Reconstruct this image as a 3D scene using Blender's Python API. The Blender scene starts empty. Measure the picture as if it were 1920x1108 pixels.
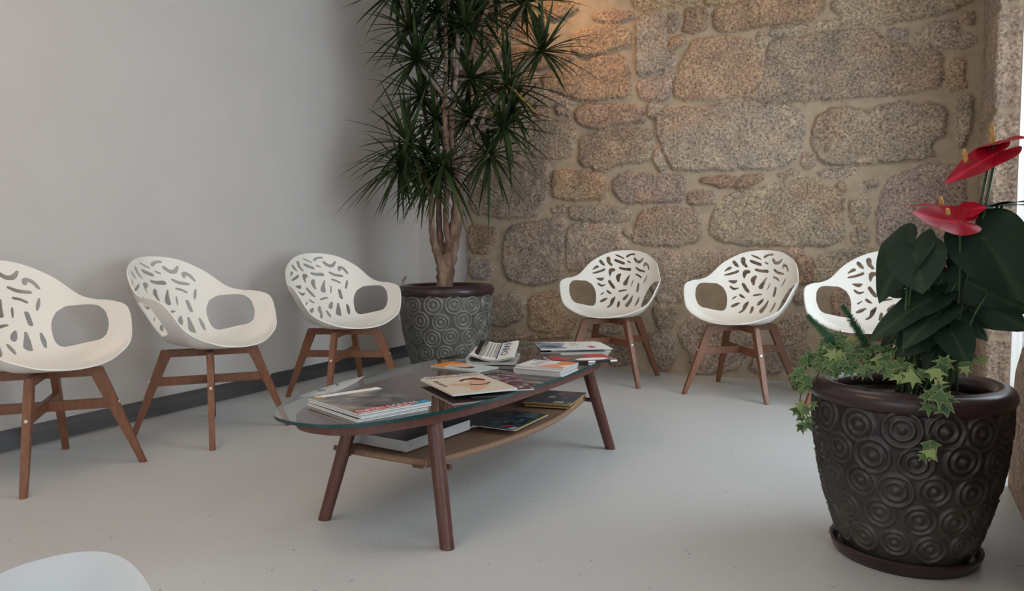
import bpy, bmesh, math, random
import numpy as np
from mathutils import Vector, Matrix, Euler
from mathutils.geometry import delaunay_2d_cdt
PI = math.pi
SC = bpy.context.scene
COL = SC.collection
rnd = random.Random(7)

# ------------------------------------------------------------------ camera, world, lights
cam_d = bpy.data.cameras.new('camera')
cam_d.sensor_fit = 'HORIZONTAL'; cam_d.sensor_width = 36.0
cam_d.lens = 1414.87 / 1920 * 36.0
cam_d.clip_start = 0.02
cam = bpy.data.objects.new('camera', cam_d); COL.objects.link(cam)
_R = Vector((0.8924804, 0.4510418, -0.0063272)); _U = Vector((-0.0254332, 0.0643191, 0.9976052)); _F = Vector((-0.4503686, 0.8901822, -0.068875))
cam.matrix_world = Matrix(((_R.x, _U.x, -_F.x, 0), (_R.y, _U.y, -_F.y, 0), (_R.z, _U.z, -_F.z, 0.87), (0, 0, 0, 1)))
SC.camera = cam

SC.view_settings.view_transform = 'Standard'
SC.view_settings.look = 'None'
SC.view_settings.gamma = 1.0
SC.view_settings.use_curve_mapping = False
SC.view_settings.exposure = -0.22

world = bpy.data.worlds.new('world'); SC.world = world
world.use_nodes = True
world.node_tree.nodes['Background'].inputs[0].default_value = (0.86, 0.93, 1.0, 1)
world.node_tree.nodes['Background'].inputs[1].default_value = 1.6

def area(name, loc, aim, sx, sy, power, color, spread=PI):
    d = bpy.data.lights.new(name, 'AREA'); d.shape = 'RECTANGLE'; d.size = sx; d.size_y = sy
    d.energy = power; d.color = color; d.spread = spread
    o = bpy.data.objects.new(name, d); COL.objects.link(o)
    o.location = loc
    o.rotation_euler = (Vector(aim) - Vector(loc)).to_track_quat('-Z', 'Y').to_euler()
    return o
def spot(name, loc, aim, power, color, angle, blend=0.8, size=0.05):
    d = bpy.data.lights.new(name, 'SPOT'); d.energy = power; d.color = color
    d.spot_size = angle; d.spot_blend = blend; d.shadow_soft_size = size
    o = bpy.data.objects.new(name, d); COL.objects.link(o); o.location = loc
    o.rotation_euler = (Vector(aim) - Vector(loc)).to_track_quat('-Z', 'Y').to_euler()
    return o
area('daylight_side_window', (0.92, 3.05, 1.25), (-1.5, 4.15, 0.6), 1.4, 2.2, 54, (0.79, 0.90, 1.0))
area('daylight_side_door', (0.95, 0.4, 1.3), (-2.0, 1.0, 0.6), 1.9, 2.2, 14, (0.88, 0.94, 1.0))
area('daylight_entrance', (-1.5, -3.4, 1.5), (-1.8, 2.0, 1.0), 3.2, 2.2, 19, (1.0, 0.83, 0.68))
area('ceiling_panel_light', (-2.0, 0.8, 2.93), (-2.0, 0.8, 0), 1.2, 1.2, 21, (1.0, 0.67, 0.43))
area('chair_fill_light', (-1.0, 3.0, 2.93), (-1.0, 3.0, 0), 0.9, 0.9, 6, (1.0, 0.93, 0.86))  # fill light added to brighten the chairs by the stone wall, no real fixture
spot('ceiling_wall_washer', (-2.0, 4.35, 2.93), (-2.05, 4.9, 1.7), 44, (1.0, 0.58, 0.28), math.radians(110), 1.0)
spot('ceiling_wall_washer.001', (-0.7, 4.35, 2.93), (-0.75, 4.9, 1.7), 8, (1.0, 0.66, 0.38), math.radians(110), 1.0)

# ------------------------------------------------------------------ materials
def new_mat(name):
    m = bpy.data.materials.new(name); m.use_nodes = True
    nt = m.node_tree; b = nt.nodes['Principled BSDF']
    return m, nt, b
def N(nt, t, **kw):
    n = nt.nodes.new(t)
    for k, v in kw.items():
        if k in n.inputs: n.inputs[k].default_value = v
        else: setattr(n, k, v)
    return n
def rgba(c): return (c[0], c[1], c[2], 1.0)
def ramp(nt, fac, stops):
    r = nt.nodes.new('ShaderNodeValToRGB')
    el = r.color_ramp.elements
    while len(el) < len(stops): el.new(0.5)
    for e, (p, c) in zip(el, stops): e.position = p; e.color = rgba(c)
    nt.links.new(fac, r.inputs[0])
    return r.outputs[0]
def plain(name, c, rough=0.5, metal=0.0, spec=0.5):
    m, nt, b = new_mat(name)
    b.inputs['Base Color'].default_value = rgba(c); b.inputs['Roughness'].default_value = rough
    b.inputs['Metallic'].default_value = metal; b.inputs['Specular IOR Level'].default_value = spec
    return m
def noisy(name, c1, c2, scale, rough=0.5, bump=0.0, bscale=None, detail=4, spec=0.5, stretch=None, lo=0.35, hi=0.65):
    m, nt, b = new_mat(name); L = nt.links
    tc = N(nt, 'ShaderNodeTexCoord'); src = tc.outputs['Object']
    if stretch:
        mp = N(nt, 'ShaderNodeMapping'); mp.inputs['Scale'].default_value = stretch
        L.new(src, mp.inputs[0]); src = mp.outputs[0]
    n = N(nt, 'ShaderNodeTexNoise', Scale=scale, Detail=detail); L.new(src, n.inputs['Vector'])
    L.new(ramp(nt, n.outputs['Fac'], [(lo, c1), (hi, c2)]), b.inputs['Base Color'])
    b.inputs['Roughness'].default_value = rough; b.inputs['Specular IOR Level'].default_value = spec
    if bump:
        n2 = N(nt, 'ShaderNodeTexNoise', Scale=bscale or scale, Detail=6); L.new(src, n2.inputs['Vector'])
        bp = N(nt, 'ShaderNodeBump', Strength=bump, Distance=0.01); L.new(n2.outputs['Fac'], bp.inputs['Height']); L.new(bp.outputs[0], b.inputs['Normal'])
    return m
def wood(name, c1, c2, rough=0.42, scale=14):
    return noisy(name, c1, c2, scale, rough, 0.05, 60, 5, 0.5, (6, 6, 0.7))
M = {}
M['paint'] = noisy('wall_paint', (0.575, 0.545, 0.525), (0.595, 0.565, 0.545), 3, 0.75, 0.03, 160)
M['ceiling'] = plain('ceiling_paint', (0.8, 0.79, 0.77), 0.8)
M['skirting'] = noisy('skirting_metal', (0.17, 0.17, 0.18), (0.21, 0.21, 0.22), 40, 0.34, 0, None, 2, 0.6, (1, 0.05, 1))
M['skirting'].node_tree.nodes['Principled BSDF'].inputs['Metallic'].default_value = 0.9
M['white_edge'] = plain('white_sealant', (0.75, 0.75, 0.74), 0.5)
M['shell'] = noisy('cream_plastic', (0.83, 0.805, 0.75), (0.845, 0.82, 0.765), 300, 0.46, 0.02, 900)
M['chair_wood'] = wood('teak_wood', (0.175, 0.068, 0.033), (0.225, 0.092, 0.045))
M['brass'] = plain('steel_bolt', (0.85, 0.82, 0.75), 0.3, 1.0)
M['table_wood'] = wood('walnut_wood', (0.085, 0.030, 0.022), (0.125, 0.046, 0.034), 0.4)
M['paper'] = noisy('paper_edges', (0.62, 0.62, 0.61), (0.74, 0.74, 0.73), 4, 0.7, 0, None, 3, 0.3, (1, 1, 260))
M['newsprint'] = plain('newsprint', (0.62, 0.60, 0.55), 0.85)
M['newsprint_grey'] = plain('newsprint_grey', (0.36, 0.36, 0.35), 0.85)
M['black'] = plain('black_ink', (0.012, 0.012, 0.014), 0.4)
M['white'] = plain('white_ink', (0.78, 0.78, 0.77), 0.4)
M['red'] = plain('red_ink', (0.50, 0.025, 0.04), 0.4)
M['cyan'] = plain('cyan_ink', (0.04, 0.30, 0.52), 0.4)
M['blue'] = plain('navy_ink', (0.02, 0.05, 0.18), 0.4)
M['yellow'] = plain('yellow_ink', (0.68, 0.54, 0.04), 0.4)
M['orange'] = plain('orange_ink', (0.66, 0.22, 0.03), 0.4)
M['salmon'] = plain('salmon_ink', (0.68, 0.30, 0.19), 0.4)
M['skin_tone'] = plain('skin_ink', (0.62, 0.38, 0.25), 0.4)
M['maroon'] = plain('maroon_ink', (0.10, 0.012, 0.02), 0.4)
M['grey_ink'] = plain('grey_ink', (0.26, 0.26, 0.25), 0.5)
M['pale_blue'] = plain('pale_blue_ink', (0.50, 0.60, 0.63), 0.4)
M['ochre_ink'] = plain('ochre_ink', (0.55, 0.36, 0.12), 0.4)
def cover(name, stops, scale=9, rough=0.28):
    m, nt, b = new_mat(name)
    tc = N(nt, 'ShaderNodeTexCoord'); n = N(nt, 'ShaderNodeTexNoise', Scale=scale, Detail=3, Distortion=1.2)
    nt.links.new(tc.outputs['Object'], n.inputs['Vector'])
    nt.links.new(ramp(nt, n.outputs['Fac'], stops), b.inputs['Base Color'])
    b.inputs['Roughness'].default_value = rough
    return m
M['cov_sea'] = cover('cover_grey_sunset', [(0.34, (0.03, 0.033, 0.042)), (0.47, (0.10, 0.10, 0.11)), (0.58, (0.21, 0.175, 0.15)), (0.70, (0.42, 0.33, 0.24))], 8)
M['cov_cream'] = cover('cover_cream', [(0.35, (0.66, 0.57, 0.45)), (0.65, (0.70, 0.61, 0.50))], 5)
M['cov_purple'] = cover('cover_purple', [(0.36, (0.045, 0.015, 0.03)), (0.50, (0.16, 0.05, 0.08)), (0.60, (0.30, 0.34, 0.33)), (0.7, (0.5, 0.5, 0.48))], 22)
M['cov_lilac'] = cover('cover_lilac', [(0.40, (0.16, 0.10, 0.14)), (0.48, (0.55, 0.46, 0.50)), (0.65, (0.66, 0.58, 0.56))], 60)
M['cov_pale'] = cover('cover_pale_blue', [(0.4, (0.48, 0.56, 0.57)), (0.6, (0.60, 0.66, 0.66))], 8)
M['cov_white'] = plain('cover_white', (0.72, 0.71, 0.70), 0.3)
M['cov_comic'] = cover('cover_comic_blue', [(0.30, (0.008, 0.012, 0.03)), (0.46, (0.015, 0.03, 0.06)), (0.54, (0.03, 0.09, 0.08)), (0.60, (0.10, 0.17, 0.20)), (0.68, (0.20, 0.09, 0.04))], 26)
M['cov_comic2'] = cover('cover_comic_teal', [(0.32, (0.02, 0.02, 0.04)), (0.46, (0.05, 0.12, 0.11)), (0.54, (0.04, 0.10, 0.20)), (0.62, (0.35, 0.07, 0.05)), (0.7, (0.5, 0.45, 0.35))], 26)
M['binder_grey'] = plain('binder_grey', (0.40, 0.40, 0.39), 0.5)
M['cov_dark'] = cover('cover_dark_blue', [(0.38, (0.02, 0.024, 0.035)), (0.5, (0.05, 0.055, 0.07)), (0.62, (0.02, 0.03, 0.09))], 8)
M['cov_red'] = cover('cover_dark_red', [(0.40, (0.03, 0.025, 0.025)), (0.52, (0.10, 0.09, 0.085)), (0.66, (0.30, 0.06, 0.05))], 14)
M['cov_photo'] = cover('cover_blue_photo', [(0.38, (0.03, 0.06, 0.12)), (0.5, (0.10, 0.17, 0.28)), (0.62, (0.45, 0.47, 0.5))], 16)

def floor_mat():
    m, nt, b = new_mat('speckled_vinyl'); L = nt.links
    tc = N(nt, 'ShaderNodeTexCoord')
    n = N(nt, 'ShaderNodeTexNoise', Scale=1.5, Detail=4); L.new(tc.outputs['Object'], n.inputs['Vector'])
    base = ramp(nt, n.outputs['Fac'], [(0.3, (0.525, 0.535, 0.535)), (0.7, (0.555, 0.565, 0.565))])
    v = N(nt, 'ShaderNodeTexVoronoi', Scale=75.0); L.new(tc.outputs['Object'], v.inputs['Vector'])
    n2 = N(nt, 'ShaderNodeTexNoise', Scale=23.0, Detail=2); L.new(tc.outputs['Object'], n2.inputs['Vector'])
    ad = N(nt, 'ShaderNodeMath', operation='MULTIPLY_ADD'); ad.inputs[1].default_value = 1.5
    L.new(n2.outputs['Fac'], ad.inputs[0]); L.new(v.outputs['Distance'], ad.inputs[2])
    sp = ramp(nt, ad.outputs[0], [(0.62, (1, 1, 1)), (0.70, (0, 0, 0))])
    n3 = N(nt, 'ShaderNodeTexNoise', Scale=260.0, Detail=2); L.new(tc.outputs['Object'], n3.inputs['Vector'])
    fine = ramp(nt, n3.outputs['Fac'], [(0.3, (0.86, 0.86, 0.86)), (0.62, (1.06, 1.06, 1.06))])
    mul = N(nt, 'ShaderNodeMix', data_type='RGBA', blend_type='MULTIPLY'); mul.inputs[0].default_value = 1
    L.new(base, mul.inputs[6]); L.new(fine, mul.inputs[7])
    mx = N(nt, 'ShaderNodeMix', data_type='RGBA')
    L.new(sp, mx.inputs[0]); L.new(mul.outputs[2], mx.inputs[6]); mx.inputs[7].default_value = (0.20, 0.22, 0.25, 1)
    L.new(mx.outputs[2], b.inputs['Base Color'])
    b.inputs['Roughness'].default_value = 0.40; b.inputs['Specular IOR Level'].default_value = 0.4
    return m
M['floor'] = floor_mat()
def stone_mat(name, mortar=(0.40, 0.315, 0.225)):
    m, nt, b = new_mat(name); L = nt.links
    tc = N(nt, 'ShaderNodeTexCoord')
    tint = N(nt, 'ShaderNodeAttribute', attribute_name='tint'); st = N(nt, 'ShaderNodeAttribute', attribute_name='stone')
    n = N(nt, 'ShaderNodeTexNoise', Scale=72.0, Detail=3, Roughness=0.7); L.new(tc.outputs['Object'], n.inputs['Vector'])
    sp = ramp(nt, n.outputs['Fac'], [(0.30, (0.30, 0.28, 0.28)), (0.44, (0.80, 0.78, 0.78)), (0.55, (1.12, 1.10, 1.08)), (0.70, (1.65, 1.62, 1.6))])
    n2 = N(nt, 'ShaderNodeTexNoise', Scale=9.0, Detail=4); L.new(tc.outputs['Object'], n2.inputs['Vector'])
    big = ramp(nt, n2.outputs['Fac'], [(0.3, (0.80, 0.79, 0.80)), (0.7, (1.18, 1.12, 1.05))])
    a = N(nt, 'ShaderNodeMix', data_type='RGBA', blend_type='MULTIPLY'); a.inputs[0].default_value = 1
    L.new(tint.outputs['Color'], a.inputs[6]); L.new(sp, a.inputs[7])
    c = N(nt, 'ShaderNodeMix', data_type='RGBA', blend_type='MULTIPLY'); c.inputs[0].default_value = 1
    L.new(a.outputs[2], c.inputs[6]); L.new(big, c.inputs[7])
    n4 = N(nt, 'ShaderNodeTexNoise', Scale=14.0, Detail=5); L.new(tc.outputs['Object'], n4.inputs['Vector'])
    mo = ramp(nt, n4.outputs['Fac'], [(0.3, tuple(x * .88 for x in mortar)), (0.7, tuple(x * 1.1 for x in mortar))])
    mx = N(nt, 'ShaderNodeMix', data_type='RGBA'); L.new(st.outputs['Fac'], mx.inputs[0]); L.new(mo, mx.inputs[6]); L.new(c.outputs[2], mx.inputs[7])
    L.new(mx.outputs[2], b.inputs['Base Color']); b.inputs['Roughness'].default_value = 0.9; b.inputs['Specular IOR Level'].default_value = 0.15
    n3 = N(nt, 'ShaderNodeTexNoise', Scale=85.0, Detail=5, Roughness=0.65); L.new(tc.outputs['Object'], n3.inputs['Vector'])
    ms = N(nt, 'ShaderNodeMath', operation='MULTIPLY_ADD'); ms.inputs[1].default_value = 0.75; ms.inputs[2].default_value = 0.12
    L.new(st.outputs['Fac'], ms.inputs[0])
    bp = N(nt, 'ShaderNodeBump', Distance=0.012); L.new(ms.outputs[0], bp.inputs['Strength']); L.new(n3.outputs['Fac'], bp.inputs['Height']); L.new(bp.outputs[0], b.inputs['Normal'])
    return m
M['stone'] = stone_mat('granite_and_mortar')
def glass_mat(name, tint, edge=False):
    m, nt, b = new_mat(name); L = nt.links
    nt.nodes.remove(b); out = nt.nodes['Material Output']
    tr = N(nt, 'ShaderNodeBsdfTransparent'); tr.inputs[0].default_value = rgba(tint)
    gl = N(nt, 'ShaderNodeBsdfGlossy'); gl.inputs['Roughness'].default_value = 0.015
    fr = N(nt, 'ShaderNodeFresnel'); fr.inputs['IOR'].default_value = 1.5
    ge = N(nt, 'ShaderNodeNewGeometry')
    inv = N(nt, 'ShaderNodeMath', operation='SUBTRACT'); inv.inputs[0].default_value = 1.0; L.new(ge.outputs['Backfacing'], inv.inputs[1])
    f2 = N(nt, 'ShaderNodeMath', operation='MULTIPLY'); f2.inputs[1].default_value = 2.0; L.new(fr.outputs[0], f2.inputs[0])
    f1 = N(nt, 'ShaderNodeMath', operation='ADD'); f1.inputs[1].default_value = 1.0; L.new(fr.outputs[0], f1.inputs[0])
    fd = N(nt, 'ShaderNodeMath', operation='DIVIDE'); L.new(f2.outputs[0], fd.inputs[0]); L.new(f1.outputs[0], fd.inputs[1])   # both faces of the pane
    mu = N(nt, 'ShaderNodeMath', operation='MULTIPLY'); L.new(fd.outputs[0], mu.inputs[0]); L.new(inv.outputs[0], mu.inputs[1])
    mx = N(nt, 'ShaderNodeMixShader'); L.new(mu.outputs[0], mx.inputs[0]); L.new(tr.outputs[0], mx.inputs[1]); L.new(gl.outputs[0], mx.inputs[2])
    L.new(mx.outputs[0], out.inputs[0])
    return m
M['glass'] = glass_mat('clear_glass', (0.95, 0.975, 0.965))
M['pane'] = glass_mat('window_glass', (0.97, 0.985, 0.98))
M['glass_edge'] = plain('green_glass_edge', (0.012, 0.055, 0.055), 0.12)
M['window_frame'] = plain('white_window_frame', (0.62, 0.58, 0.55), 0.45)
M['soil'] = noisy('potting_soil', (0.008, 0.006, 0.005), (0.028, 0.020, 0.014), 60, 0.95, 0.6, 60)
M['rattan'] = noisy('woven_cane', (0.24, 0.135, 0.085), (0.33, 0.205, 0.135), 60, 0.6, 0.2, 90, 3, 0.3, (1, 20, 1))
M['kid_white'] = plain('white_plastic', (0.54, 0.55, 0.56), 0.4)
M['bark'] = noisy('pale_bark', (0.12, 0.07, 0.047), (0.28, 0.185, 0.132), 26, 0.85, 0.5, 40, 5, 0.2, (1, 1, 0.4))
M['bark_thin'] = noisy('grey_bark', (0.20, 0.15, 0.12), (0.36, 0.28, 0.23), 40, 0.8, 0.3, 60, 5, 0.2)
def leaf_mat(name, c1, c2, rough, edgec=None, attr=None, trans=0.0, scale=6):
    m, nt, b = new_mat(name); L = nt.links
    tc = N(nt, 'ShaderNodeTexCoord'); n = N(nt, 'ShaderNodeTexNoise', Scale=scale, Detail=3); L.new(tc.outputs['Object'], n.inputs['Vector'])
    col = ramp(nt, n.outputs['Fac'], [(0.35, c1), (0.65, c2)])
    if attr:
        at = N(nt, 'ShaderNodeAttribute', attribute_name=attr)
        mx = N(nt, 'ShaderNodeMix', data_type='RGBA'); L.new(at.outputs['Fac'], mx.inputs[0]); L.new(col, mx.inputs[6]); mx.inputs[7].default_value = rgba(edgec)
        col = mx.outputs[2]
    L.new(col, b.inputs['Base Color']); b.inputs['Roughness'].default_value = rough
    b.inputs['Specular IOR Level'].default_value = 0.22
    return m
M['drac_leaf'] = leaf_mat('dracaena_leaf', (0.017, 0.031, 0.011), (0.043, 0.067, 0.022), 0.42)
M['anth_leaf'] = leaf_mat('anthurium_leaf', (0.008, 0.024, 0.014), (0.013, 0.036, 0.02), 0.5, (0.03, 0.06, 0.028), 'vein')
M['spathe'] = leaf_mat('red_spathe', (0.26, 0.003, 0.013), (0.36, 0.006, 0.021), 0.3, (0.62, 0.03, 0.06), 'vein')
M['spadix'] = noisy('ochre_spadix', (0.45, 0.22, 0.04), (0.62, 0.36, 0.10), 90, 0.6, 0.4, 300)
M['petiole'] = plain('green_stem', (0.03, 0.07, 0.02), 0.45)
M['ivy'] = leaf_mat('variegated_ivy', (0.035, 0.085, 0.035), (0.075, 0.15, 0.06), 0.5, (0.30, 0.36, 0.14), 'vein', 0, 30)
M['ivy_stem'] = plain('ivy_stem', (0.05, 0.035, 0.02), 0.6)
M['fern'] = leaf_mat('foxtail_fern', (0.08, 0.19, 0.11), (0.14, 0.29, 0.16), 0.55)
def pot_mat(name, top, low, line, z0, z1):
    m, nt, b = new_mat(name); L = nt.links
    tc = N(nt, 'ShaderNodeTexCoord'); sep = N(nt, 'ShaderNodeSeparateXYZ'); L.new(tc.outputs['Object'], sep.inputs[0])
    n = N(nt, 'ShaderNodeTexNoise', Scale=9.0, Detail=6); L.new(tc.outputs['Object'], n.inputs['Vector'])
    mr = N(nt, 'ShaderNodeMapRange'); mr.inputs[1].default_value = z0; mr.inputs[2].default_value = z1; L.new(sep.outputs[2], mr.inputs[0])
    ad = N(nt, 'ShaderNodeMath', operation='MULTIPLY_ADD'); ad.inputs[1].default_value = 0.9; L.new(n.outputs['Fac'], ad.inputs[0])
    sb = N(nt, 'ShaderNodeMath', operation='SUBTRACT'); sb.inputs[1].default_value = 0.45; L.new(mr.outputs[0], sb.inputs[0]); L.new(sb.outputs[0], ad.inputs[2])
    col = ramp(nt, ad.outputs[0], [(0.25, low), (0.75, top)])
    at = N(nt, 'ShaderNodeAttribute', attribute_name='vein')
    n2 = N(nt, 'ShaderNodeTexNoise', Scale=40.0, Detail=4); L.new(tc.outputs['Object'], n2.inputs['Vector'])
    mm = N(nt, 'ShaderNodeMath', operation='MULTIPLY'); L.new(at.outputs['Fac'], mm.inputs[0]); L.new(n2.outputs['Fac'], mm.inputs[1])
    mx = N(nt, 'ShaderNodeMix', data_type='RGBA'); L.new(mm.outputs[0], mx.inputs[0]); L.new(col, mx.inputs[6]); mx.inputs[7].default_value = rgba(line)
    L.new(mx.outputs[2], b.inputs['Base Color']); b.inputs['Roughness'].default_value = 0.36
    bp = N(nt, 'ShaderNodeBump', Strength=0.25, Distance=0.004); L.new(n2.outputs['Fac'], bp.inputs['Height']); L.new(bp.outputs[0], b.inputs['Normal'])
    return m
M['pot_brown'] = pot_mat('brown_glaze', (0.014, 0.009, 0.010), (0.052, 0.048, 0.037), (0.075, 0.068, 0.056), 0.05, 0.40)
M['pot_grey'] = pot_mat('grey_green_glaze', (0.085, 0.080, 0.068), (0.080, 0.080, 0.064), (0.30, 0.30, 0.27), 0.05, 0.6)
M['pot_rim'] = noisy('dark_rim_glaze', (0.022, 0.012, 0.014), (0.045, 0.020, 0.022), 12, 0.3)

# ------------------------------------------------------------------ helpers
def mesh_obj(name, verts, faces, mat=None, parent=None, smooth=False, attr=None, mats=None, fmat=None, sharp=None):
    me = bpy.data.meshes.new(name)
    me.from_pydata([tuple(v) for v in verts], [], [tuple(f) for f in faces]); me.update()
    for m in (mats or ([mat] if mat else [])): me.materials.append(m)
    if fmat is not None: me.polygons.foreach_set('material_index', fmat)
    if smooth: me.polygons.foreach_set('use_smooth', [True] * len(me.polygons))
    if attr:
        for an, vals in attr.items():
            a = me.attributes.new(an, 'FLOAT', 'POINT'); a.data.foreach_set('value', list(vals))
    if sharp: me.set_sharp_from_angle(angle=math.radians(sharp))
    o = bpy.data.objects.new(name, me); COL.objects.link(o)
    if parent: o.parent = parent
    return o
class MB:
    """collects pieces of ONE mesh"""
    def __init__(s): s.v = []; s.f = []; s.a = []; s.m = []
    def add(s, v, f, a=None, m=0):
        k = len(s.v); s.v += [tuple(x) for x in v]; s.f += [tuple(i + k for i in q) for q in f]
        s.a += list(a) if a is not None else [0.0] * len(v); s.m += [m] * len(f)
    def build(s, name, mat, parent=None, smooth=False, attr=False, sharp=None):
        mats = mat if isinstance(mat, list) else [mat]
        return mesh_obj(name, s.v, s.f, None, parent, smooth, {'vein': s.a} if attr else None, mats, s.m if len(mats) > 1 else None, sharp)
def bm_to_obj(name, bm, mat, parent=None, smooth=False, sharp=None):
    me = bpy.data.meshes.new(name); bm.normal_update(); bm.to_mesh(me); bm.free()
    me.materials.append(mat)
    if smooth: me.polygons.foreach_set('use_smooth', [True] * len(me.polygons))
    if sharp: me.set_sharp_from_angle(angle=math.radians(sharp))
    o = bpy.data.objects.new(name, me); COL.objects.link(o)
    if parent: o.parent = parent
    return o
def box_v(x0, y0, z0, x1, y1, z1):
    v = [(x0, y0, z0), (x1, y0, z0), (x1, y1, z0), (x0, y1, z0), (x0, y0, z1), (x1, y0, z1), (x1, y1, z1), (x0, y1, z1)]
    f = [(0, 3, 2, 1), (4, 5, 6, 7), (0, 1, 5, 4), (1, 2, 6, 5), (2, 3, 7, 6), (3, 0, 4, 7)]
    return v, f
def box(name, a, b, mat, parent=None, bevel=0.0):
    bm = bmesh.new(); v, f = box_v(*a, *b)
    vs = [bm.verts.new(p) for p in v]
    for q in f: bm.faces.new([vs[i] for i in q])
    if bevel: bmesh.ops.bevel(bm, geom=bm.edges[:], offset=bevel, segments=2, affect='EDGES')
    return bm_to_obj(name, bm, mat, parent, bevel > 0, 40 if bevel else None)
def tube(pts, rad, n=10, cap=True):
    pts = [Vector(p) for p in pts]; v = []; f = []
    up = Vector((0.31, 0.2, 0.93)).normalized()
    for i, p in enumerate(pts):
        t = (pts[min(i + 1, len(pts) - 1)] - pts[max(i - 1, 0)]).normalized()
        x = t.cross(up)
        if x.length < 1e-3: x = t.cross(Vector((1, 0, 0)))
        x.normalize(); y = t.cross(x).normalized()
        r = rad[i] if isinstance(rad, (list, tuple)) else rad
        for k in range(n):
            a = 2 * PI * k / n; v.append(p + x * (r * math.cos(a)) + y * (r * math.sin(a)))
    for i in range(len(pts) - 1):
        for k in range(n):
            a, b = i * n + k, i * n + (k + 1) % n
            f.append((a, b, b + n, a + n))
    if cap: f.append(tuple(range(n))[::-1]); f.append(tuple(range((len(pts) - 1) * n, len(pts) * n)))
    return v, f
def cat(pts, k=6):
    """smooth a polyline (Catmull-Rom)"""
    P = [list(p) for p in pts]; out = []
    for i in range(len(P) - 1):
        a, b, c, d = P[max(i - 1, 0)], P[i], P[i + 1], P[min(i + 2, len(P) - 1)]
        for j in range(k):
            u = j / k
            out.append([.5 * (2 * b[q] + (c[q] - a[q]) * u + (2 * a[q] - 5 * b[q] + 4 * c[q] - d[q]) * u * u + (3 * b[q] - a[q] - 3 * c[q] + d[q]) * u ** 3) for q in range(len(b))])
    out.append(P[-1]); return out
def lathe(prof, n=48, close=False):
    v = []; f = []
    for r, z in prof:
        for k in range(n):
            a = 2 * PI * k / n; v.append((r * math.cos(a), r * math.sin(a), z))
    m = len(prof)
    for i in range(m - 1 + (1 if close else 0)):
        for k in range(n):
            a, b = i * n + k, i * n + (k + 1) % n; c, d = ((i + 1) % m) * n + (k + 1) % n, ((i + 1) % m) * n + k
            f.append((a, b, c, d))
    return v, f
def thing(name, label, cat_, loc=(0, 0, 0), rz=0.0, group=None):
    o = bpy.data.objects.new(name, None); COL.objects.link(o)
    o.empty_display_size = 0.1
    o.location = loc; o.rotation_euler = (0, 0, rz); o['label'] = label; o['category'] = cat_
    if group: o['group'] = group
    return o
def struct(o): o['kind'] = 'structure'; return o
def dup(root, loc, rz, label, group=None):
    r = root.copy(); COL.objects.link(r); r.location = loc; r.rotation_euler = (0, 0, rz); r['label'] = label
    if group: r['group'] = group
    for ch in list(root.children):
        c = ch.copy(); COL.objects.link(c); c.parent = r
        for g in list(ch.children):
            d = g.copy(); COL.objects.link(d); d.parent = c
    return r
def text_obj(name, body, size, mat, parent, origin, xdir, ydir, width=None, extrude=0.0):
    """flat lettering as a mesh; origin, xdir, ydir in the parent's space"""
    cu = bpy.data.curves.new(name, 'FONT'); cu.body = body; cu.size = size; cu.extrude = extrude; cu.fill_mode = 'FRONT'; cu.resolution_u = 3
    tmp = bpy.data.objects.new(name + '_tmp', cu); COL.objects.link(tmp)
    bpy.context.view_layer.update()
    dg = bpy.context.evaluated_depsgraph_get()
    me = bpy.data.meshes.new_from_object(tmp.evaluated_get(dg))
    bpy.data.objects.remove(tmp)
    me.name = name; me.materials.clear(); me.materials.append(mat)
    xs = [v.co.x for v in me.vertices]
    k = (width / (max(xs) - min(xs))) if width else 1.0
    X = Vector(xdir).normalized(); Y = Vector(ydir).normalized(); Z = X.cross(Y); o0 = Vector(origin)
    for v in me.vertices: v.co = o0 + X * (v.co.x * k) + Y * v.co.y + Z * v.co.z
    o = bpy.data.objects.new(name, me); COL.objects.link(o); o.parent = parent
    return o

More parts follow.
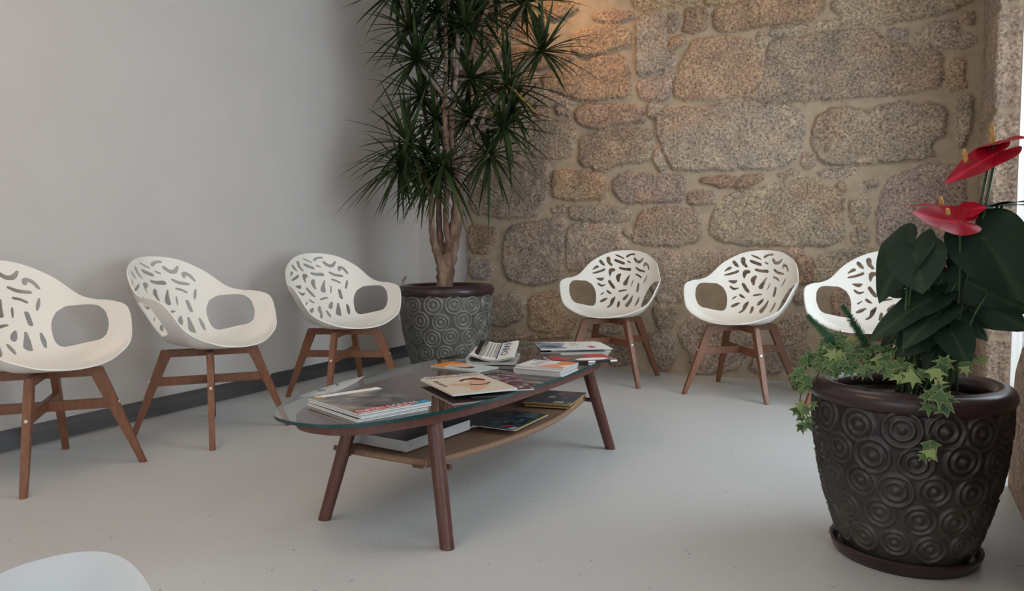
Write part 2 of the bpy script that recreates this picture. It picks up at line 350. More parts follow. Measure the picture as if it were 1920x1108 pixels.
# outlines in metres or in the flattened seat shell
SLOTS=[[[-0.6,0.705],[-0.586,0.717],[-0.57,0.728],[-0.554,0.739],[-0.538,0.749],[-0.522,0.76],[-0.506,0.77],[-0.497,0.779],[-0.502,0.787],[-0.517,0.786],[-0.533,0.781],[-0.55,0.771],[-0.566,0.76],[-0.578,0.749],[-0.586,0.738],[-0.597,0.726],[-0.605,0.715],[-0.612,0.703]],[[-0.503,0.819],[-0.489,0.817],[-0.473,0.815],[-0.458,0.815],[-0.441,0.816],[-0.421,0.819],[-0.404,0.821],[-0.386,0.828],[-0.389,0.835],[-0.402,0.839],[-0.415,0.843],[-0.427,0.846],[-0.442,0.847],[-0.458,0.849],[-0.473,0.848],[-0.493,0.843],[-0.507,0.833],[-0.51,0.824]],[[-0.38,0.886],[-0.372,0.876],[-0.362,0.869],[-0.349,0.862],[-0.33,0.858],[-0.306,0.857],[-0.282,0.855],[-0.257,0.857],[-0.244,0.867],[-0.256,0.875],[-0.274,0.879],[-0.292,0.885],[-0.296,0.895],[-0.299,0.905],[-0.309,0.913],[-0.33,0.914],[-0.356,0.908],[-0.374,0.897]],[[-0.587,0.675],[-0.557,0.692],[-0.524,0.709],[-0.494,0.725],[-0.468,0.74],[-0.439,0.756],[-0.412,0.769],[-0.386,0.785],[-0.366,0.799],[-0.38,0.808],[-0.409,0.797],[-0.436,0.781],[-0.463,0.766],[-0.489,0.751],[-0.519,0.734],[-0.546,0.718],[-0.575,0.699],[-0.603,0.679]],[[-0.221,0.905],[-0.195,0.903],[-0.171,0.902],[-0.143,0.902],[-0.117,0.901],[-0.092,0.899],[-0.064,0.898],[-0.035,0.897],[-0.02,0.905],[-0.033,0.916],[-0.059,0.919],[-0.087,0.921],[-0.114,0.923],[-0.14,0.924],[-0.166,0.925],[-0.192,0.923],[-0.222,0.921],[-0.236,0.911]],[[-0.221,0.948],[-0.2,0.946],[-0.177,0.946],[-0.156,0.945],[-0.133,0.944],[-0.113,0.942],[-0.089,0.942],[-0.07,0.939],[-0.047,0.938],[-0.047,0.945],[-0.067,0.95],[-0.09,0.952],[-0.111,0.955],[-0.131,0.957],[-0.155,0.957],[-0.179,0.957],[-0.199,0.956],[-0.223,0.954]],[[0.018,0.952],[0.035,0.956],[0.052,0.961],[0.072,0.963],[0.095,0.963],[0.122,0.96],[0.145,0.958],[0.159,0.962],[0.14,0.971],[0.113,0.975],[0.09,0.976],[0.066,0.976],[0.042,0.976],[0.022,0.973],[0.002,0.971],[-0.015,0.966],[-0.021,0.958],[-0.005,0.95]],[[0.018,0.919],[0.03,0.916],[0.04,0.914],[0.049,0.912],[0.061,0.909],[0.071,0.907],[0.083,0.906],[0.09,0.909],[0.084,0.914],[0.075,0.916],[0.065,0.92],[0.056,0.922],[0.043,0.924],[0.034,0.928],[0.024,0.93],[0.015,0.928],[0.008,0.925],[0.011,0.922]],[[0.131,0.932],[0.152,0.919],[0.179,0.905],[0.209,0.892],[0.245,0.883],[0.283,0.876],[0.31,0.877],[0.33,0.883],[0.346,0.89],[0.353,0.899],[0.329,0.908],[0.306,0.905],[0.281,0.903],[0.251,0.904],[0.217,0.913],[0.19,0.926],[0.163,0.941],[0.133,0.943]],[[0.394,0.821],[0.405,0.829],[0.402,0.832],[0.436,0.814],[0.455,0.795],[0.47,0.777],[0.488,0.759],[0.514,0.753],[0.506,0.769],[0.495,0.788],[0.482,0.804],[0.457,0.825],[0.426,0.843],[0.393,0.857],[0.362,0.86],[0.352,0.851],[0.35,0.84],[0.365,0.825]],[[0.196,0.852],[0.221,0.84],[0.245,0.826],[0.273,0.814],[0.3,0.803],[0.331,0.793],[0.362,0.782],[0.393,0.771],[0.418,0.766],[0.414,0.779],[0.384,0.793],[0.355,0.804],[0.324,0.816],[0.293,0.827],[0.265,0.84],[0.24,0.851],[0.211,0.863],[0.189,0.863]],[[-0.108,0.857],[-0.078,0.857],[-0.049,0.854],[-0.019,0.852],[0.01,0.851],[0.043,0.849],[0.075,0.845],[0.107,0.844],[0.117,0.854],[0.098,0.867],[0.068,0.872],[0.035,0.874],[0.005,0.874],[-0.025,0.874],[-0.056,0.876],[-0.086,0.876],[-0.117,0.876],[-0.128,0.865]],[[-0.21,0.849],[-0.238,0.846],[-0.265,0.841],[-0.288,0.832],[-0.306,0.819],[-0.307,0.807],[-0.303,0.795],[-0.295,0.783],[-0.283,0.775],[-0.27,0.764],[-0.256,0.774],[-0.252,0.789],[-0.246,0.802],[-0.238,0.814],[-0.224,0.819],[-0.199,0.826],[-0.183,0.836],[-0.189,0.847]],[[-0.115,0.82],[-0.134,0.812],[-0.15,0.803],[-0.159,0.792],[-0.159,0.779],[-0.149,0.768],[-0.139,0.758],[-0.124,0.748],[-0.106,0.738],[-0.086,0.741],[-0.077,0.752],[-0.081,0.765],[-0.082,0.777],[-0.08,0.788],[-0.073,0.8],[-0.063,0.811],[-0.072,0.822],[-0.093,0.826]],[[0.095,0.816],[0.077,0.807],[0.059,0.798],[0.042,0.786],[0.026,0.775],[0.009,0.763],[-0.004,0.75],[-0.014,0.736],[-0.004,0.719],[0.023,0.71],[0.053,0.71],[0.074,0.719],[0.075,0.736],[0.08,0.751],[0.084,0.766],[0.091,0.781],[0.098,0.794],[0.105,0.807]],[[0.217,0.791],[0.238,0.783],[0.257,0.776],[0.277,0.767],[0.295,0.757],[0.311,0.745],[0.328,0.736],[0.348,0.732],[0.351,0.739],[0.338,0.751],[0.321,0.761],[0.303,0.772],[0.286,0.782],[0.267,0.79],[0.245,0.797],[0.227,0.804],[0.209,0.806],[0.204,0.799]],[[0.455,0.723],[0.445,0.718],[0.435,0.714],[0.424,0.707],[0.415,0.702],[0.407,0.694],[0.399,0.686],[0.394,0.678],[0.391,0.667],[0.411,0.659],[0.421,0.665],[0.432,0.671],[0.442,0.676],[0.452,0.682],[0.461,0.69],[0.466,0.698],[0.471,0.705],[0.473,0.715]],[[0.171,0.756],[0.164,0.75],[0.158,0.743],[0.153,0.736],[0.149,0.727],[0.147,0.718],[0.143,0.711],[0.141,0.702],[0.142,0.692],[0.154,0.691],[0.161,0.699],[0.165,0.706],[0.172,0.714],[0.176,0.721],[0.179,0.73],[0.183,0.737],[0.185,0.746],[0.185,0.754]],[[-0.506,0.661],[-0.487,0.664],[-0.467,0.665],[-0.449,0.668],[-0.428,0.672],[-0.41,0.678],[-0.392,0.686],[-0.38,0.698],[-0.371,0.71],[-0.364,0.721],[-0.381,0.723],[-0.399,0.715],[-0.421,0.708],[-0.44,0.701],[-0.459,0.693],[-0.478,0.685],[-0.496,0.676],[-0.514,0.666]],[[-0.458,0.62],[-0.44,0.617],[-0.423,0.616],[-0.402,0.617],[-0.384,0.621],[-0.365,0.629],[-0.348,0.64],[-0.334,0.651],[-0.317,0.663],[-0.324,0.671],[-0.344,0.663],[-0.362,0.655],[-0.382,0.647],[-0.401,0.643],[-0.42,0.644],[-0.439,0.643],[-0.459,0.64],[-0.47,0.626]],[[-0.283,0.705],[-0.265,0.697],[-0.249,0.688],[-0.232,0.678],[-0.211,0.67],[-0.191,0.663],[-0.17,0.656],[-0.146,0.657],[-0.134,0.669],[-0.144,0.682],[-0.162,0.693],[-0.179,0.703],[-0.197,0.711],[-0.216,0.719],[-0.232,0.728],[-0.254,0.734],[-0.275,0.73],[-0.29,0.717]],[[0.271,0.695],[0.268,0.682],[0.266,0.67],[0.264,0.657],[0.263,0.643],[0.261,0.63],[0.259,0.616],[0.269,0.598],[0.292,0.587],[0.307,0.593],[0.312,0.607],[0.314,0.621],[0.315,0.634],[0.317,0.649],[0.318,0.662],[0.318,0.676],[0.308,0.691],[0.284,0.701]],[[-0.278,0.596],[-0.266,0.591],[-0.252,0.587],[-0.238,0.582],[-0.224,0.582],[-0.21,0.582],[-0.196,0.585],[-0.18,0.587],[-0.176,0.596],[-0.19,0.602],[-0.203,0.607],[-0.216,0.611],[-0.229,0.614],[-0.242,0.617],[-0.258,0.618],[-0.271,0.619],[-0.283,0.613],[-0.286,0.603]],[[-0.35,0.521],[-0.343,0.529],[-0.337,0.537],[-0.332,0.545],[-0.323,0.552],[-0.318,0.561],[-0.312,0.568],[-0.311,0.576],[-0.32,0.578],[-0.33,0.572],[-0.336,0.565],[-0.345,0.558],[-0.351,0.55],[-0.357,0.544],[-0.365,0.535],[-0.371,0.528],[-0.368,0.52],[-0.358,0.517]],[[-0.051,0.632],[-0.034,0.636],[-0.016,0.638],[0.003,0.642],[0.021,0.644],[0.039,0.647],[0.06,0.648],[0.078,0.649],[0.079,0.66],[0.059,0.665],[0.038,0.667],[0.017,0.666],[-0.001,0.666],[-0.019,0.663],[-0.037,0.659],[-0.055,0.655],[-0.071,0.649],[-0.069,0.636]],[[-0.306,0.408],[-0.292,0.419],[-0.278,0.433],[-0.265,0.445],[-0.253,0.461],[-0.245,0.477],[-0.236,0.493],[-0.226,0.508],[-0.238,0.52],[-0.254,0.512],[-0.272,0.503],[-0.289,0.493],[-0.302,0.482],[-0.316,0.467],[-0.326,0.451],[-0.336,0.435],[-0.339,0.415],[-0.324,0.402]],[[-0.112,0.569],[-0.135,0.551],[-0.155,0.531],[-0.17,0.508],[-0.171,0.479],[-0.163,0.447],[-0.163,0.415],[-0.178,0.389],[-0.192,0.361],[-0.169,0.333],[-0.15,0.353],[-0.133,0.38],[-0.121,0.408],[-0.112,0.44],[-0.106,0.47],[-0.102,0.499],[-0.1,0.528],[-0.1,0.555]],[[-0.043,0.488],[-0.043,0.472],[-0.042,0.454],[-0.04,0.435],[-0.035,0.415],[-0.032,0.395],[-0.028,0.374],[-0.013,0.364],[-0.004,0.378],[0.002,0.393],[0.008,0.41],[0.01,0.429],[0.009,0.448],[0.006,0.465],[0.001,0.483],[-0.009,0.499],[-0.024,0.506],[-0.039,0.502]],[[0.109,0.607],[0.093,0.6],[0.077,0.595],[0.064,0.587],[0.051,0.577],[0.04,0.566],[0.034,0.552],[0.029,0.537],[0.039,0.521],[0.058,0.513],[0.075,0.517],[0.087,0.527],[0.099,0.538],[0.109,0.55],[0.115,0.563],[0.122,0.576],[0.127,0.589],[0.128,0.603]],[[0.192,0.575],[0.18,0.556],[0.167,0.536],[0.152,0.517],[0.137,0.498],[0.122,0.477],[0.106,0.456],[0.097,0.428],[0.113,0.39],[0.143,0.367],[0.165,0.38],[0.176,0.41],[0.187,0.436],[0.198,0.461],[0.206,0.488],[0.21,0.513],[0.214,0.539],[0.217,0.563]],[[0.322,0.515],[0.312,0.5],[0.303,0.485],[0.295,0.466],[0.287,0.447],[0.281,0.427],[0.275,0.405],[0.268,0.382],[0.268,0.352],[0.287,0.349],[0.298,0.37],[0.311,0.388],[0.322,0.405],[0.332,0.423],[0.338,0.444],[0.341,0.465],[0.342,0.487],[0.342,0.508]]]
ARM_HOLE=[[-0.904,0.046],[-0.928,0.113],[-0.937,0.191],[-0.918,0.28],[-0.883,0.356],[-0.838,0.421],[-0.785,0.475],[-0.729,0.519],[-0.671,0.55],[-0.618,0.562],[-0.565,0.571],[-0.526,0.561],[-0.49,0.546],[-0.462,0.521],[-0.439,0.489],[-0.421,0.451],[-0.401,0.407],[-0.387,0.358],[-0.387,0.302],[-0.416,0.263],[-0.458,0.238],[-0.496,0.207],[-0.534,0.171],[-0.57,0.127],[-0.599,0.067],[-0.625,-0.003],[-0.658,-0.048],[-0.702,-0.07],[-0.748,-0.062],[-0.792,-0.051],[-0.834,-0.029],[-0.87,0.008]]
STONES=[[1,[[-2.564,2.566],[-2.292,2.527],[-2.267,2.379],[-2.353,2.329],[-2.548,2.377]]],[1,[[-2.206,2.553],[-2.031,2.534],[-1.965,2.48],[-2.031,2.437],[-2.156,2.417],[-2.215,2.471]]],[1,[[-1.856,2.421],[-1.765,2.426],[-1.587,2.394],[-1.587,2.347],[-1.71,2.346],[-1.852,2.376]]],[1,[[-1.604,2.515],[-1.115,2.461],[-1.1,2.397],[-1.206,2.392],[-1.357,2.386],[-1.505,2.386],[-1.589,2.426]]],[1,[[-1.087,2.436],[-0.895,2.407],[-0.949,2.361],[-1.031,2.363],[-1.1,2.366]]],[1,[[-1.241,2.362],[-1.142,2.359],[-1.099,2.322],[-1.105,2.212],[-1.247,2.217],[-1.24,2.293]]],[1,[[-1.058,2.323],[-0.921,2.344],[-0.855,2.401],[-0.403,2.333],[-0.407,2.263],[-0.443,2.223],[-0.479,2.189],[-0.599,2.192],[-0.826,2.189],[-0.96,2.18],[-1.029,2.202],[-1.057,2.254]]],[2,[[-1.349,2.35],[-1.277,2.343],[-1.276,2.284],[-1.305,2.217],[-1.348,2.223]]],[2,[[-1.556,2.357],[-1.377,2.354],[-1.347,2.201],[-1.331,2.037],[-1.353,1.997],[-1.524,1.972],[-1.562,2.005],[-1.563,2.25]]],[1,[[-2.023,2.287],[-1.925,2.334],[-1.71,2.324],[-1.602,2.291],[-1.59,2.182],[-1.788,2.154],[-1.908,2.146],[-2.023,2.182]]],[1,[[-1.949,2.106],[-1.844,2.131],[-1.655,2.131],[-1.608,2.024],[-1.596,1.841],[-1.788,1.844],[-1.965,1.852],[-2.234,1.969],[-2.268,2.034],[-2.115,2.087]]],[1,[[-2.549,2.259],[-2.406,2.266],[-2.048,2.177],[-1.998,2.141],[-2.131,2.096],[-2.328,2.102],[-2.532,2.14]]],[0,[[-2.797,2.297],[-2.567,2.269],[-2.56,2.064],[-2.799,2.088]]],[0,[[-2.541,2.101],[-2.302,2.076],[-2.251,1.955],[-2.007,1.841],[-2.015,1.819],[-2.286,1.85],[-2.534,1.919]]],[0,[[-2.828,2.059],[-2.569,2.033],[-2.552,1.905],[-2.356,1.841],[-2.374,1.733],[-2.831,1.768]]],[1,[[-2.822,2.603],[-2.591,2.57],[-2.585,2.303],[-2.806,2.33]]],[0,[[-1.562,1.932],[-1.464,1.951],[-1.33,1.923],[-1.325,1.816],[-1.351,1.794],[-1.523,1.813]]],[1,[[-1.196,2.148],[-1.154,2.17],[-1.001,2.158],[-0.805,2.113],[-0.763,2.0],[-0.761,1.879],[-0.82,1.817],[-0.887,1.776],[-1.051,1.77],[-1.294,1.799],[-1.309,1.864],[-1.281,1.947],[-1.274,2.002],[-1.224,2.081]]],[1,[[-1.334,2.2],[-1.232,2.187],[-1.232,2.152],[-1.289,2.117],[-1.333,2.101]]],[0,[[-1.333,2.08],[-1.304,2.083],[-1.31,2.006],[-1.332,2.009]]],[2,[[-1.413,1.96],[-1.31,1.974],[-1.292,1.958],[-1.324,1.933],[-1.405,1.938]]],[2,[[-0.701,2.166],[-0.492,2.171],[-0.491,2.123],[-0.694,2.122],[-0.72,2.129]]],[2,[[-0.785,2.151],[-0.726,2.136],[-0.722,2.096],[-0.758,2.053],[-0.791,2.098]]],[2,[[-0.448,2.166],[-0.405,2.179],[-0.314,2.167],[-0.314,2.128],[-0.447,2.123]]],[2,[[-0.354,2.326],[0.37,2.216],[0.34,2.185],[0.273,2.147],[0.095,2.12],[-0.108,2.123],[-0.218,2.122],[-0.29,2.144],[-0.309,2.198],[-0.37,2.232]]],[2,[[-0.719,2.075],[-0.693,2.099],[-0.478,2.105],[-0.224,2.107],[-0.124,2.088],[-0.106,2.051],[0.009,1.987],[0.143,1.952],[0.204,1.92],[0.212,1.84],[0.22,1.729],[0.061,1.714],[-0.168,1.71],[-0.347,1.71],[-0.558,1.723],[-0.726,1.721],[-0.873,1.768],[-0.78,1.82],[-0.742,1.918],[-0.73,1.983]]],[2,[[-0.067,2.083],[0.029,2.074],[0.036,2.027],[-0.008,2.017],[-0.06,2.045]]],[2,[[0.075,2.034],[0.14,2.087],[0.226,2.096],[0.28,2.074],[0.292,2.018],[0.351,2.005],[0.373,1.966],[0.348,1.933],[0.22,1.943],[0.143,1.977],[0.087,2.002]]],[1,[[0.31,2.118],[0.358,2.117],[0.36,2.051],[0.318,2.057]]],[1,[[0.259,1.871],[0.291,1.88],[0.324,1.852],[0.315,1.781],[0.338,1.718],[0.301,1.709],[0.254,1.702],[0.242,1.74],[0.24,1.813]]],[2,[[0.298,1.661],[0.361,1.674],[0.365,1.528],[0.362,1.462],[0.332,1.384],[0.311,1.386],[0.296,1.527]]],[1,[[-1.99,1.8],[-1.868,1.812],[-1.515,1.774],[-1.492,1.671],[-1.645,1.668],[-1.811,1.651],[-1.933,1.667],[-1.986,1.709]]],[2,[[-1.485,1.779],[-1.41,1.772],[-1.38,1.719],[-1.424,1.687],[-1.477,1.713]]],[0,[[-1.382,1.748],[-1.135,1.727],[-0.954,1.746],[-0.852,1.741],[-0.778,1.704],[-0.654,1.7],[-0.532,1.669],[-0.513,1.635],[-0.516,1.462],[-0.539,1.384],[-0.628,1.321],[-0.813,1.33],[-1.074,1.329],[-1.21,1.336],[-1.319,1.356],[-1.364,1.445],[-1.41,1.578],[-1.426,1.651]]],[0,[[-0.457,1.511],[-0.435,1.609],[-0.386,1.644],[-0.313,1.664],[-0.187,1.634],[-0.146,1.617],[-0.105,1.646],[0.009,1.661],[0.176,1.646],[0.237,1.592],[0.241,1.481],[0.204,1.447],[0.161,1.406],[0.184,1.355],[0.13,1.333],[-0.028,1.329],[-0.156,1.33],[-0.318,1.319],[-0.398,1.343],[-0.437,1.411],[-0.463,1.459]]],[0,[[-0.517,1.396],[-0.496,1.414],[-0.451,1.392],[-0.447,1.319],[-0.487,1.307],[-0.516,1.329]]],[0,[[-0.437,1.285],[-0.387,1.296],[-0.223,1.307],[-0.217,1.274],[-0.301,1.252],[-0.393,1.25]]],[1,[[-1.13,1.268],[-1.045,1.286],[-0.907,1.273],[-0.745,1.286],[-0.751,1.245],[-0.838,1.214],[-0.961,1.216],[-1.066,1.237]]],[0,[[-0.647,1.281],[-0.583,1.305],[-0.532,1.303],[-0.544,1.277],[-0.614,1.26]]],[0,[[-1.067,0.995],[-1.024,1.12],[-0.923,1.176],[-0.809,1.194],[-0.656,1.224],[-0.488,1.252],[-0.423,1.249],[-0.402,1.193],[-0.337,1.197],[-0.285,1.14],[-0.275,0.981],[-0.279,0.87],[-0.369,0.849],[-0.514,0.843],[-0.65,0.851],[-0.818,0.844],[-0.918,0.867],[-1.021,0.89],[-1.073,0.935]]],[0,[[-1.208,1.186],[-1.137,1.205],[-1.044,1.187],[-1.043,1.116],[-1.143,1.105],[-1.208,1.121]]],[0,[[-1.715,1.301],[-1.644,1.335],[-1.475,1.327],[-1.237,1.302],[-1.229,1.208],[-1.243,1.137],[-1.474,1.136],[-1.643,1.145],[-1.722,1.226]]],[1,[[-2.159,1.382],[-1.908,1.355],[-1.811,1.335],[-1.762,1.28],[-1.778,1.168],[-1.991,1.167],[-2.151,1.188],[-2.168,1.274]]],[0,[[-1.966,1.594],[-1.868,1.617],[-1.63,1.637],[-1.454,1.603],[-1.446,1.508],[-1.475,1.407],[-1.691,1.404],[-1.787,1.349],[-1.867,1.383],[-1.966,1.419]]],[0,[[-1.43,1.47],[-1.401,1.49],[-1.37,1.416],[-1.34,1.357],[-1.392,1.33],[-1.43,1.39]]],[0,[[-2.339,1.721],[-2.218,1.742],[-2.007,1.711],[-1.999,1.619],[-2.015,1.505],[-2.065,1.462],[-2.288,1.475],[-2.375,1.527],[-2.392,1.646]]],[1,[[-2.295,1.849],[-2.2,1.857],[-2.175,1.785],[-2.235,1.751],[-2.304,1.78]]],[0,[[-2.149,1.814],[-2.015,1.81],[-2.023,1.75],[-2.132,1.774]]],[0,[[-2.831,1.758],[-2.41,1.726],[-2.402,1.513],[-2.555,1.466],[-2.835,1.481]]],[0,[[-2.537,1.449],[-2.288,1.451],[-2.193,1.423],[-2.193,1.275],[-2.255,1.12],[-2.29,1.058],[-2.559,1.056],[-2.811,1.102],[-2.847,1.268],[-2.816,1.431]]],[0,[[-2.177,1.118],[-2.074,1.146],[-2.075,1.084],[-2.168,1.079]]],[0,[[-2.041,1.128],[-1.786,1.121],[-1.596,1.094],[-1.58,1.034],[-1.706,0.999],[-1.867,1.017],[-2.032,1.035]]],[0,[[-2.532,0.973],[-2.414,1.011],[-2.203,1.039],[-2.083,1.052],[-2.083,0.841],[-2.092,0.685],[-2.135,0.605],[-2.292,0.563],[-2.525,0.599],[-2.561,0.713],[-2.569,0.843]]],[1,[[-2.85,1.002],[-2.624,0.99],[-2.624,0.9],[-2.7,0.786],[-2.852,0.811]]],[0,[[-2.853,0.769],[-2.672,0.745],[-2.645,0.679],[-2.693,0.613],[-2.855,0.61]]],[0,[[-2.049,0.997],[-1.786,1.015],[-1.674,0.968],[-1.626,0.855],[-1.642,0.81],[-1.785,0.787],[-1.949,0.67],[-2.058,0.685],[-2.066,0.841]]],[0,[[-1.519,1.092],[-1.323,1.101],[-1.134,1.082],[-1.124,0.874],[-1.277,0.846],[-1.472,0.847],[-1.572,0.877],[-1.572,0.952]]],[0,[[-1.65,0.953],[-1.596,0.967],[-1.588,0.915],[-1.627,0.922]]],[0,[[-1.434,0.8],[-0.954,0.815],[-0.874,0.807],[-0.96,0.726],[-1.214,0.617],[-1.228,0.478],[-1.416,0.473],[-1.481,0.651]]],[0,[[-1.596,0.8],[-1.466,0.8],[-1.497,0.612],[-1.464,0.471],[-1.611,0.467]]],[0,[[-0.636,0.814],[-0.5,0.821],[-0.499,0.779],[-0.567,0.779]]],[1,[[-0.54,0.771],[-0.433,0.772],[-0.43,0.63],[-0.516,0.607]]],[0,[[-0.846,0.815],[-0.663,0.814],[-0.573,0.771],[-0.55,0.628],[-0.575,0.497],[-0.913,0.488],[-0.931,0.696]]],[0,[[-0.407,0.779],[-0.303,0.814],[-0.127,0.834],[-0.113,0.773],[-0.237,0.731],[-0.364,0.631],[-0.443,0.608],[-0.445,0.701]]],[0,[[-0.24,1.118],[-0.152,1.115],[-0.138,1.053],[-0.161,0.979],[-0.243,0.98]]],[0,[[-0.229,0.911],[-0.186,0.958],[-0.129,0.93],[-0.134,0.869],[-0.228,0.862]]],[0,[[-0.059,1.165],[-0.037,1.234],[0.075,1.273],[0.142,1.301],[0.251,1.296],[0.338,1.273],[0.349,1.088],[0.308,0.841],[0.144,0.822],[0.03,0.823],[-0.086,0.855],[-0.096,1.037],[-0.069,1.12]]],[0,[[-0.166,1.22],[-0.095,1.23],[-0.1,1.192],[-0.159,1.201]]],[0,[[-0.176,1.175],[-0.129,1.187],[-0.14,1.155],[-0.176,1.156]]],[0,[[-0.328,1.201],[-0.292,1.226],[-0.26,1.172],[-0.278,1.16]]],[0,[[-0.551,0.542],[-0.493,0.557],[-0.486,0.496],[-0.531,0.495]]],[0,[[-0.56,0.665],[-0.509,0.714],[-0.469,0.612],[-0.546,0.604]]],[0,[[-0.639,0.339],[-0.594,0.41],[-0.504,0.427],[-0.464,0.374],[-0.475,0.284],[-0.539,0.233],[-0.604,0.222],[-0.631,0.276]]],[0,[[-0.59,0.188],[-0.462,0.237],[-0.435,0.183],[-0.472,0.098],[-0.523,0.053],[-0.556,0.093]]],[0,[[-1.253,0.304],[-1.173,0.388],[-1.071,0.356],[-0.93,0.34],[-0.792,0.332],[-0.791,0.233],[-0.857,0.072],[-0.996,0.019],[-1.169,0.006],[-1.185,0.138],[-1.252,0.223]]],[0,[[-1.442,0.445],[-1.306,0.457],[-1.268,0.399],[-1.297,0.324],[-1.342,0.263],[-1.403,0.297]]],[0,[[-1.395,0.245],[-1.297,0.25],[-1.288,0.08],[-1.363,0.007],[-1.439,0.107]]],[0,[[-0.763,0.185],[-0.643,0.199],[-0.588,0.063],[-0.72,0.025],[-0.802,0.062]]],[0,[[-2.666,0.468],[-2.471,0.505],[-2.381,0.459],[-2.391,0.337],[-2.565,0.256],[-2.677,0.268]]],[1,[[-2.345,0.5],[-2.118,0.53],[-2.101,0.388],[-1.991,0.329],[-2.0,0.265],[-2.206,0.224],[-2.365,0.249]]],[0,[[-2.659,0.219],[-2.383,0.215],[-2.383,0.166],[-2.707,0.133]]],[1,[[-2.365,0.2],[-2.033,0.232],[-2.033,0.201],[-2.365,0.167]]],[0,[[-1.507,0.243],[-1.354,0.295],[-1.315,0.148],[-1.345,0.056],[-1.436,0.043]]],[0,[[-1.408,0.39],[-1.317,0.393],[-1.317,0.311],[-1.407,0.307]]],[0,[[-1.949,0.338],[-1.64,0.343],[-1.624,0.252],[-1.866,0.24]]],[0,[[-1.784,0.182],[-1.592,0.177],[-1.576,0.033],[-1.743,0.014]]],[0,[[-2.831,0.133],[-2.383,0.137],[-2.384,-0.02],[-2.833,-0.03]]],[0,[[-2.319,0.141],[-1.866,0.184],[-1.846,0.016],[-2.32,-0.016]]],[0,[[-0.328,0.573],[-0.097,0.61],[-0.064,0.438],[-0.324,0.396]]],[0,[[-0.062,0.343],[0.342,0.423],[0.403,0.123],[-0.028,0.092]]],[0,[[0.067,0.752],[0.383,0.783],[0.392,0.485],[0.129,0.445]]],[0,[[-0.381,0.263],[-0.104,0.341],[-0.084,0.072],[-0.346,0.02]]],[0,[[-0.042,0.658],[0.041,0.69],[0.075,0.412],[-0.035,0.392]]]]
ANTH_LEAVES=[[[0.207,2.312,0.878],[0.298,2.25,0.725],0.95,[1,0.35,0]],[[0.245,2.391,0.962],[0.091,2.334,0.955],0.8,[0.12,1,0]],[[0.254,2.381,0.964],[0.305,2.33,0.979],0.9,[0.1,1,0.0]],[[0.05,2.275,0.838],[0.067,2.235,0.736],1.25,[1,0.15,-0.15]],[[0.037,2.315,0.855],[-0.048,2.287,0.71],0.85,[0.8,0.5,-0.55]],[[0.058,2.335,0.869],[-0.048,2.357,0.828],0.35,[0.25,1,-0.2]],[[0.021,2.386,0.738],[-0.042,2.417,0.75],0.9,[0.8,0.3,-0.4]],[[0.114,2.354,0.843],[0.063,2.365,0.831],0.8,[0.8,-0.3,0.2]],[[0.119,2.334,0.771],[0.103,2.354,0.668],0.9,[1,0.1,0]],[[0.159,2.333,0.772],[0.283,2.31,0.699],0.75,[1,-0.1,-0.3]],[[0.2,2.372,0.714],[0.311,2.329,0.634],0.8,[1,-0.15,-0.35]],[[0.087,2.304,0.712],[-0.065,2.257,0.615],0.55,[0.7,0.8,-0.2]],[[0.112,2.284,0.682],[0.021,2.216,0.6],0.6,[0.8,0.6,-0.2]],[[0.093,2.314,0.64],[0.002,2.276,0.558],0.8,[0.8,0.5,-0.1]],[[0.162,2.333,0.661],[0.23,2.311,0.615],0.75,[0.7,0.7,0.2]],[[0.142,2.283,0.627],[0.18,2.232,0.553],0.9,[1,0.4,0.1]],[[0.024,2.396,0.631],[-0.047,2.387,0.534],0.4,[0.8,0.2,-0.5]],[[0.121,2.413,0.709],[0.037,2.435,0.643],0.9,[0.8,0.5,0]],[[0.154,2.413,0.687],[0.232,2.431,0.652],0.9,[0.8,0.5,0]],[[0.079,2.364,0.74],[0.022,2.386,0.678],0.8,[1,0.3,0]],[[0.114,2.334,0.598],[0.083,2.294,0.529],0.9,[1,0.3,0]],[[0.168,2.392,0.594],[0.144,2.383,0.52],0.9,[1,0.3,0]],[[0.232,2.331,0.745],[0.321,2.329,0.676],0.8,[1,-0.2,-0.3]],[[0.163,2.363,0.9],[0.141,2.323,0.942],0.5,[0.9,0.2,0.3]]]
ANTH_FLOWERS=[[[0.223,2.351,1.119],[0.292,2.27,1.134],0.75,[0.1,1,-0.35],[[0.219,2.311,1.115],[0.216,2.311,1.174]]],[[0.23,2.331,1.094],[0.111,2.274,1.027],0.58,[0.8,0.7,-0.1],[[0.162,2.303,1.071],[0.155,2.303,1.108]]],[[0.123,2.353,0.961],[0.027,2.315,0.973],0.8,[0.12,1,0],[[0.11,2.334,0.963],[0.107,2.334,0.99]]],[[0.15,2.273,0.918],[0.027,2.225,0.926],0.66,[1,0.5,0],[[0.122,2.248,0.935],[0.119,2.248,0.954]]],[[0.166,2.303,0.948],[0.21,2.302,0.959],1.2,[0.8,0.6,0],None],[[0.13,2.383,0.787],[0.133,2.383,0.748],0.5,[1,0.2,0],None]]
FERNS=[[[-0.04,2.337,0.514],[-0.062,2.317,0.578],[-0.093,2.318,0.634],[-0.127,2.319,0.69]],[[-0.109,2.338,0.509],[-0.134,2.339,0.569],[-0.176,2.36,0.607],[-0.223,2.371,0.652]]]
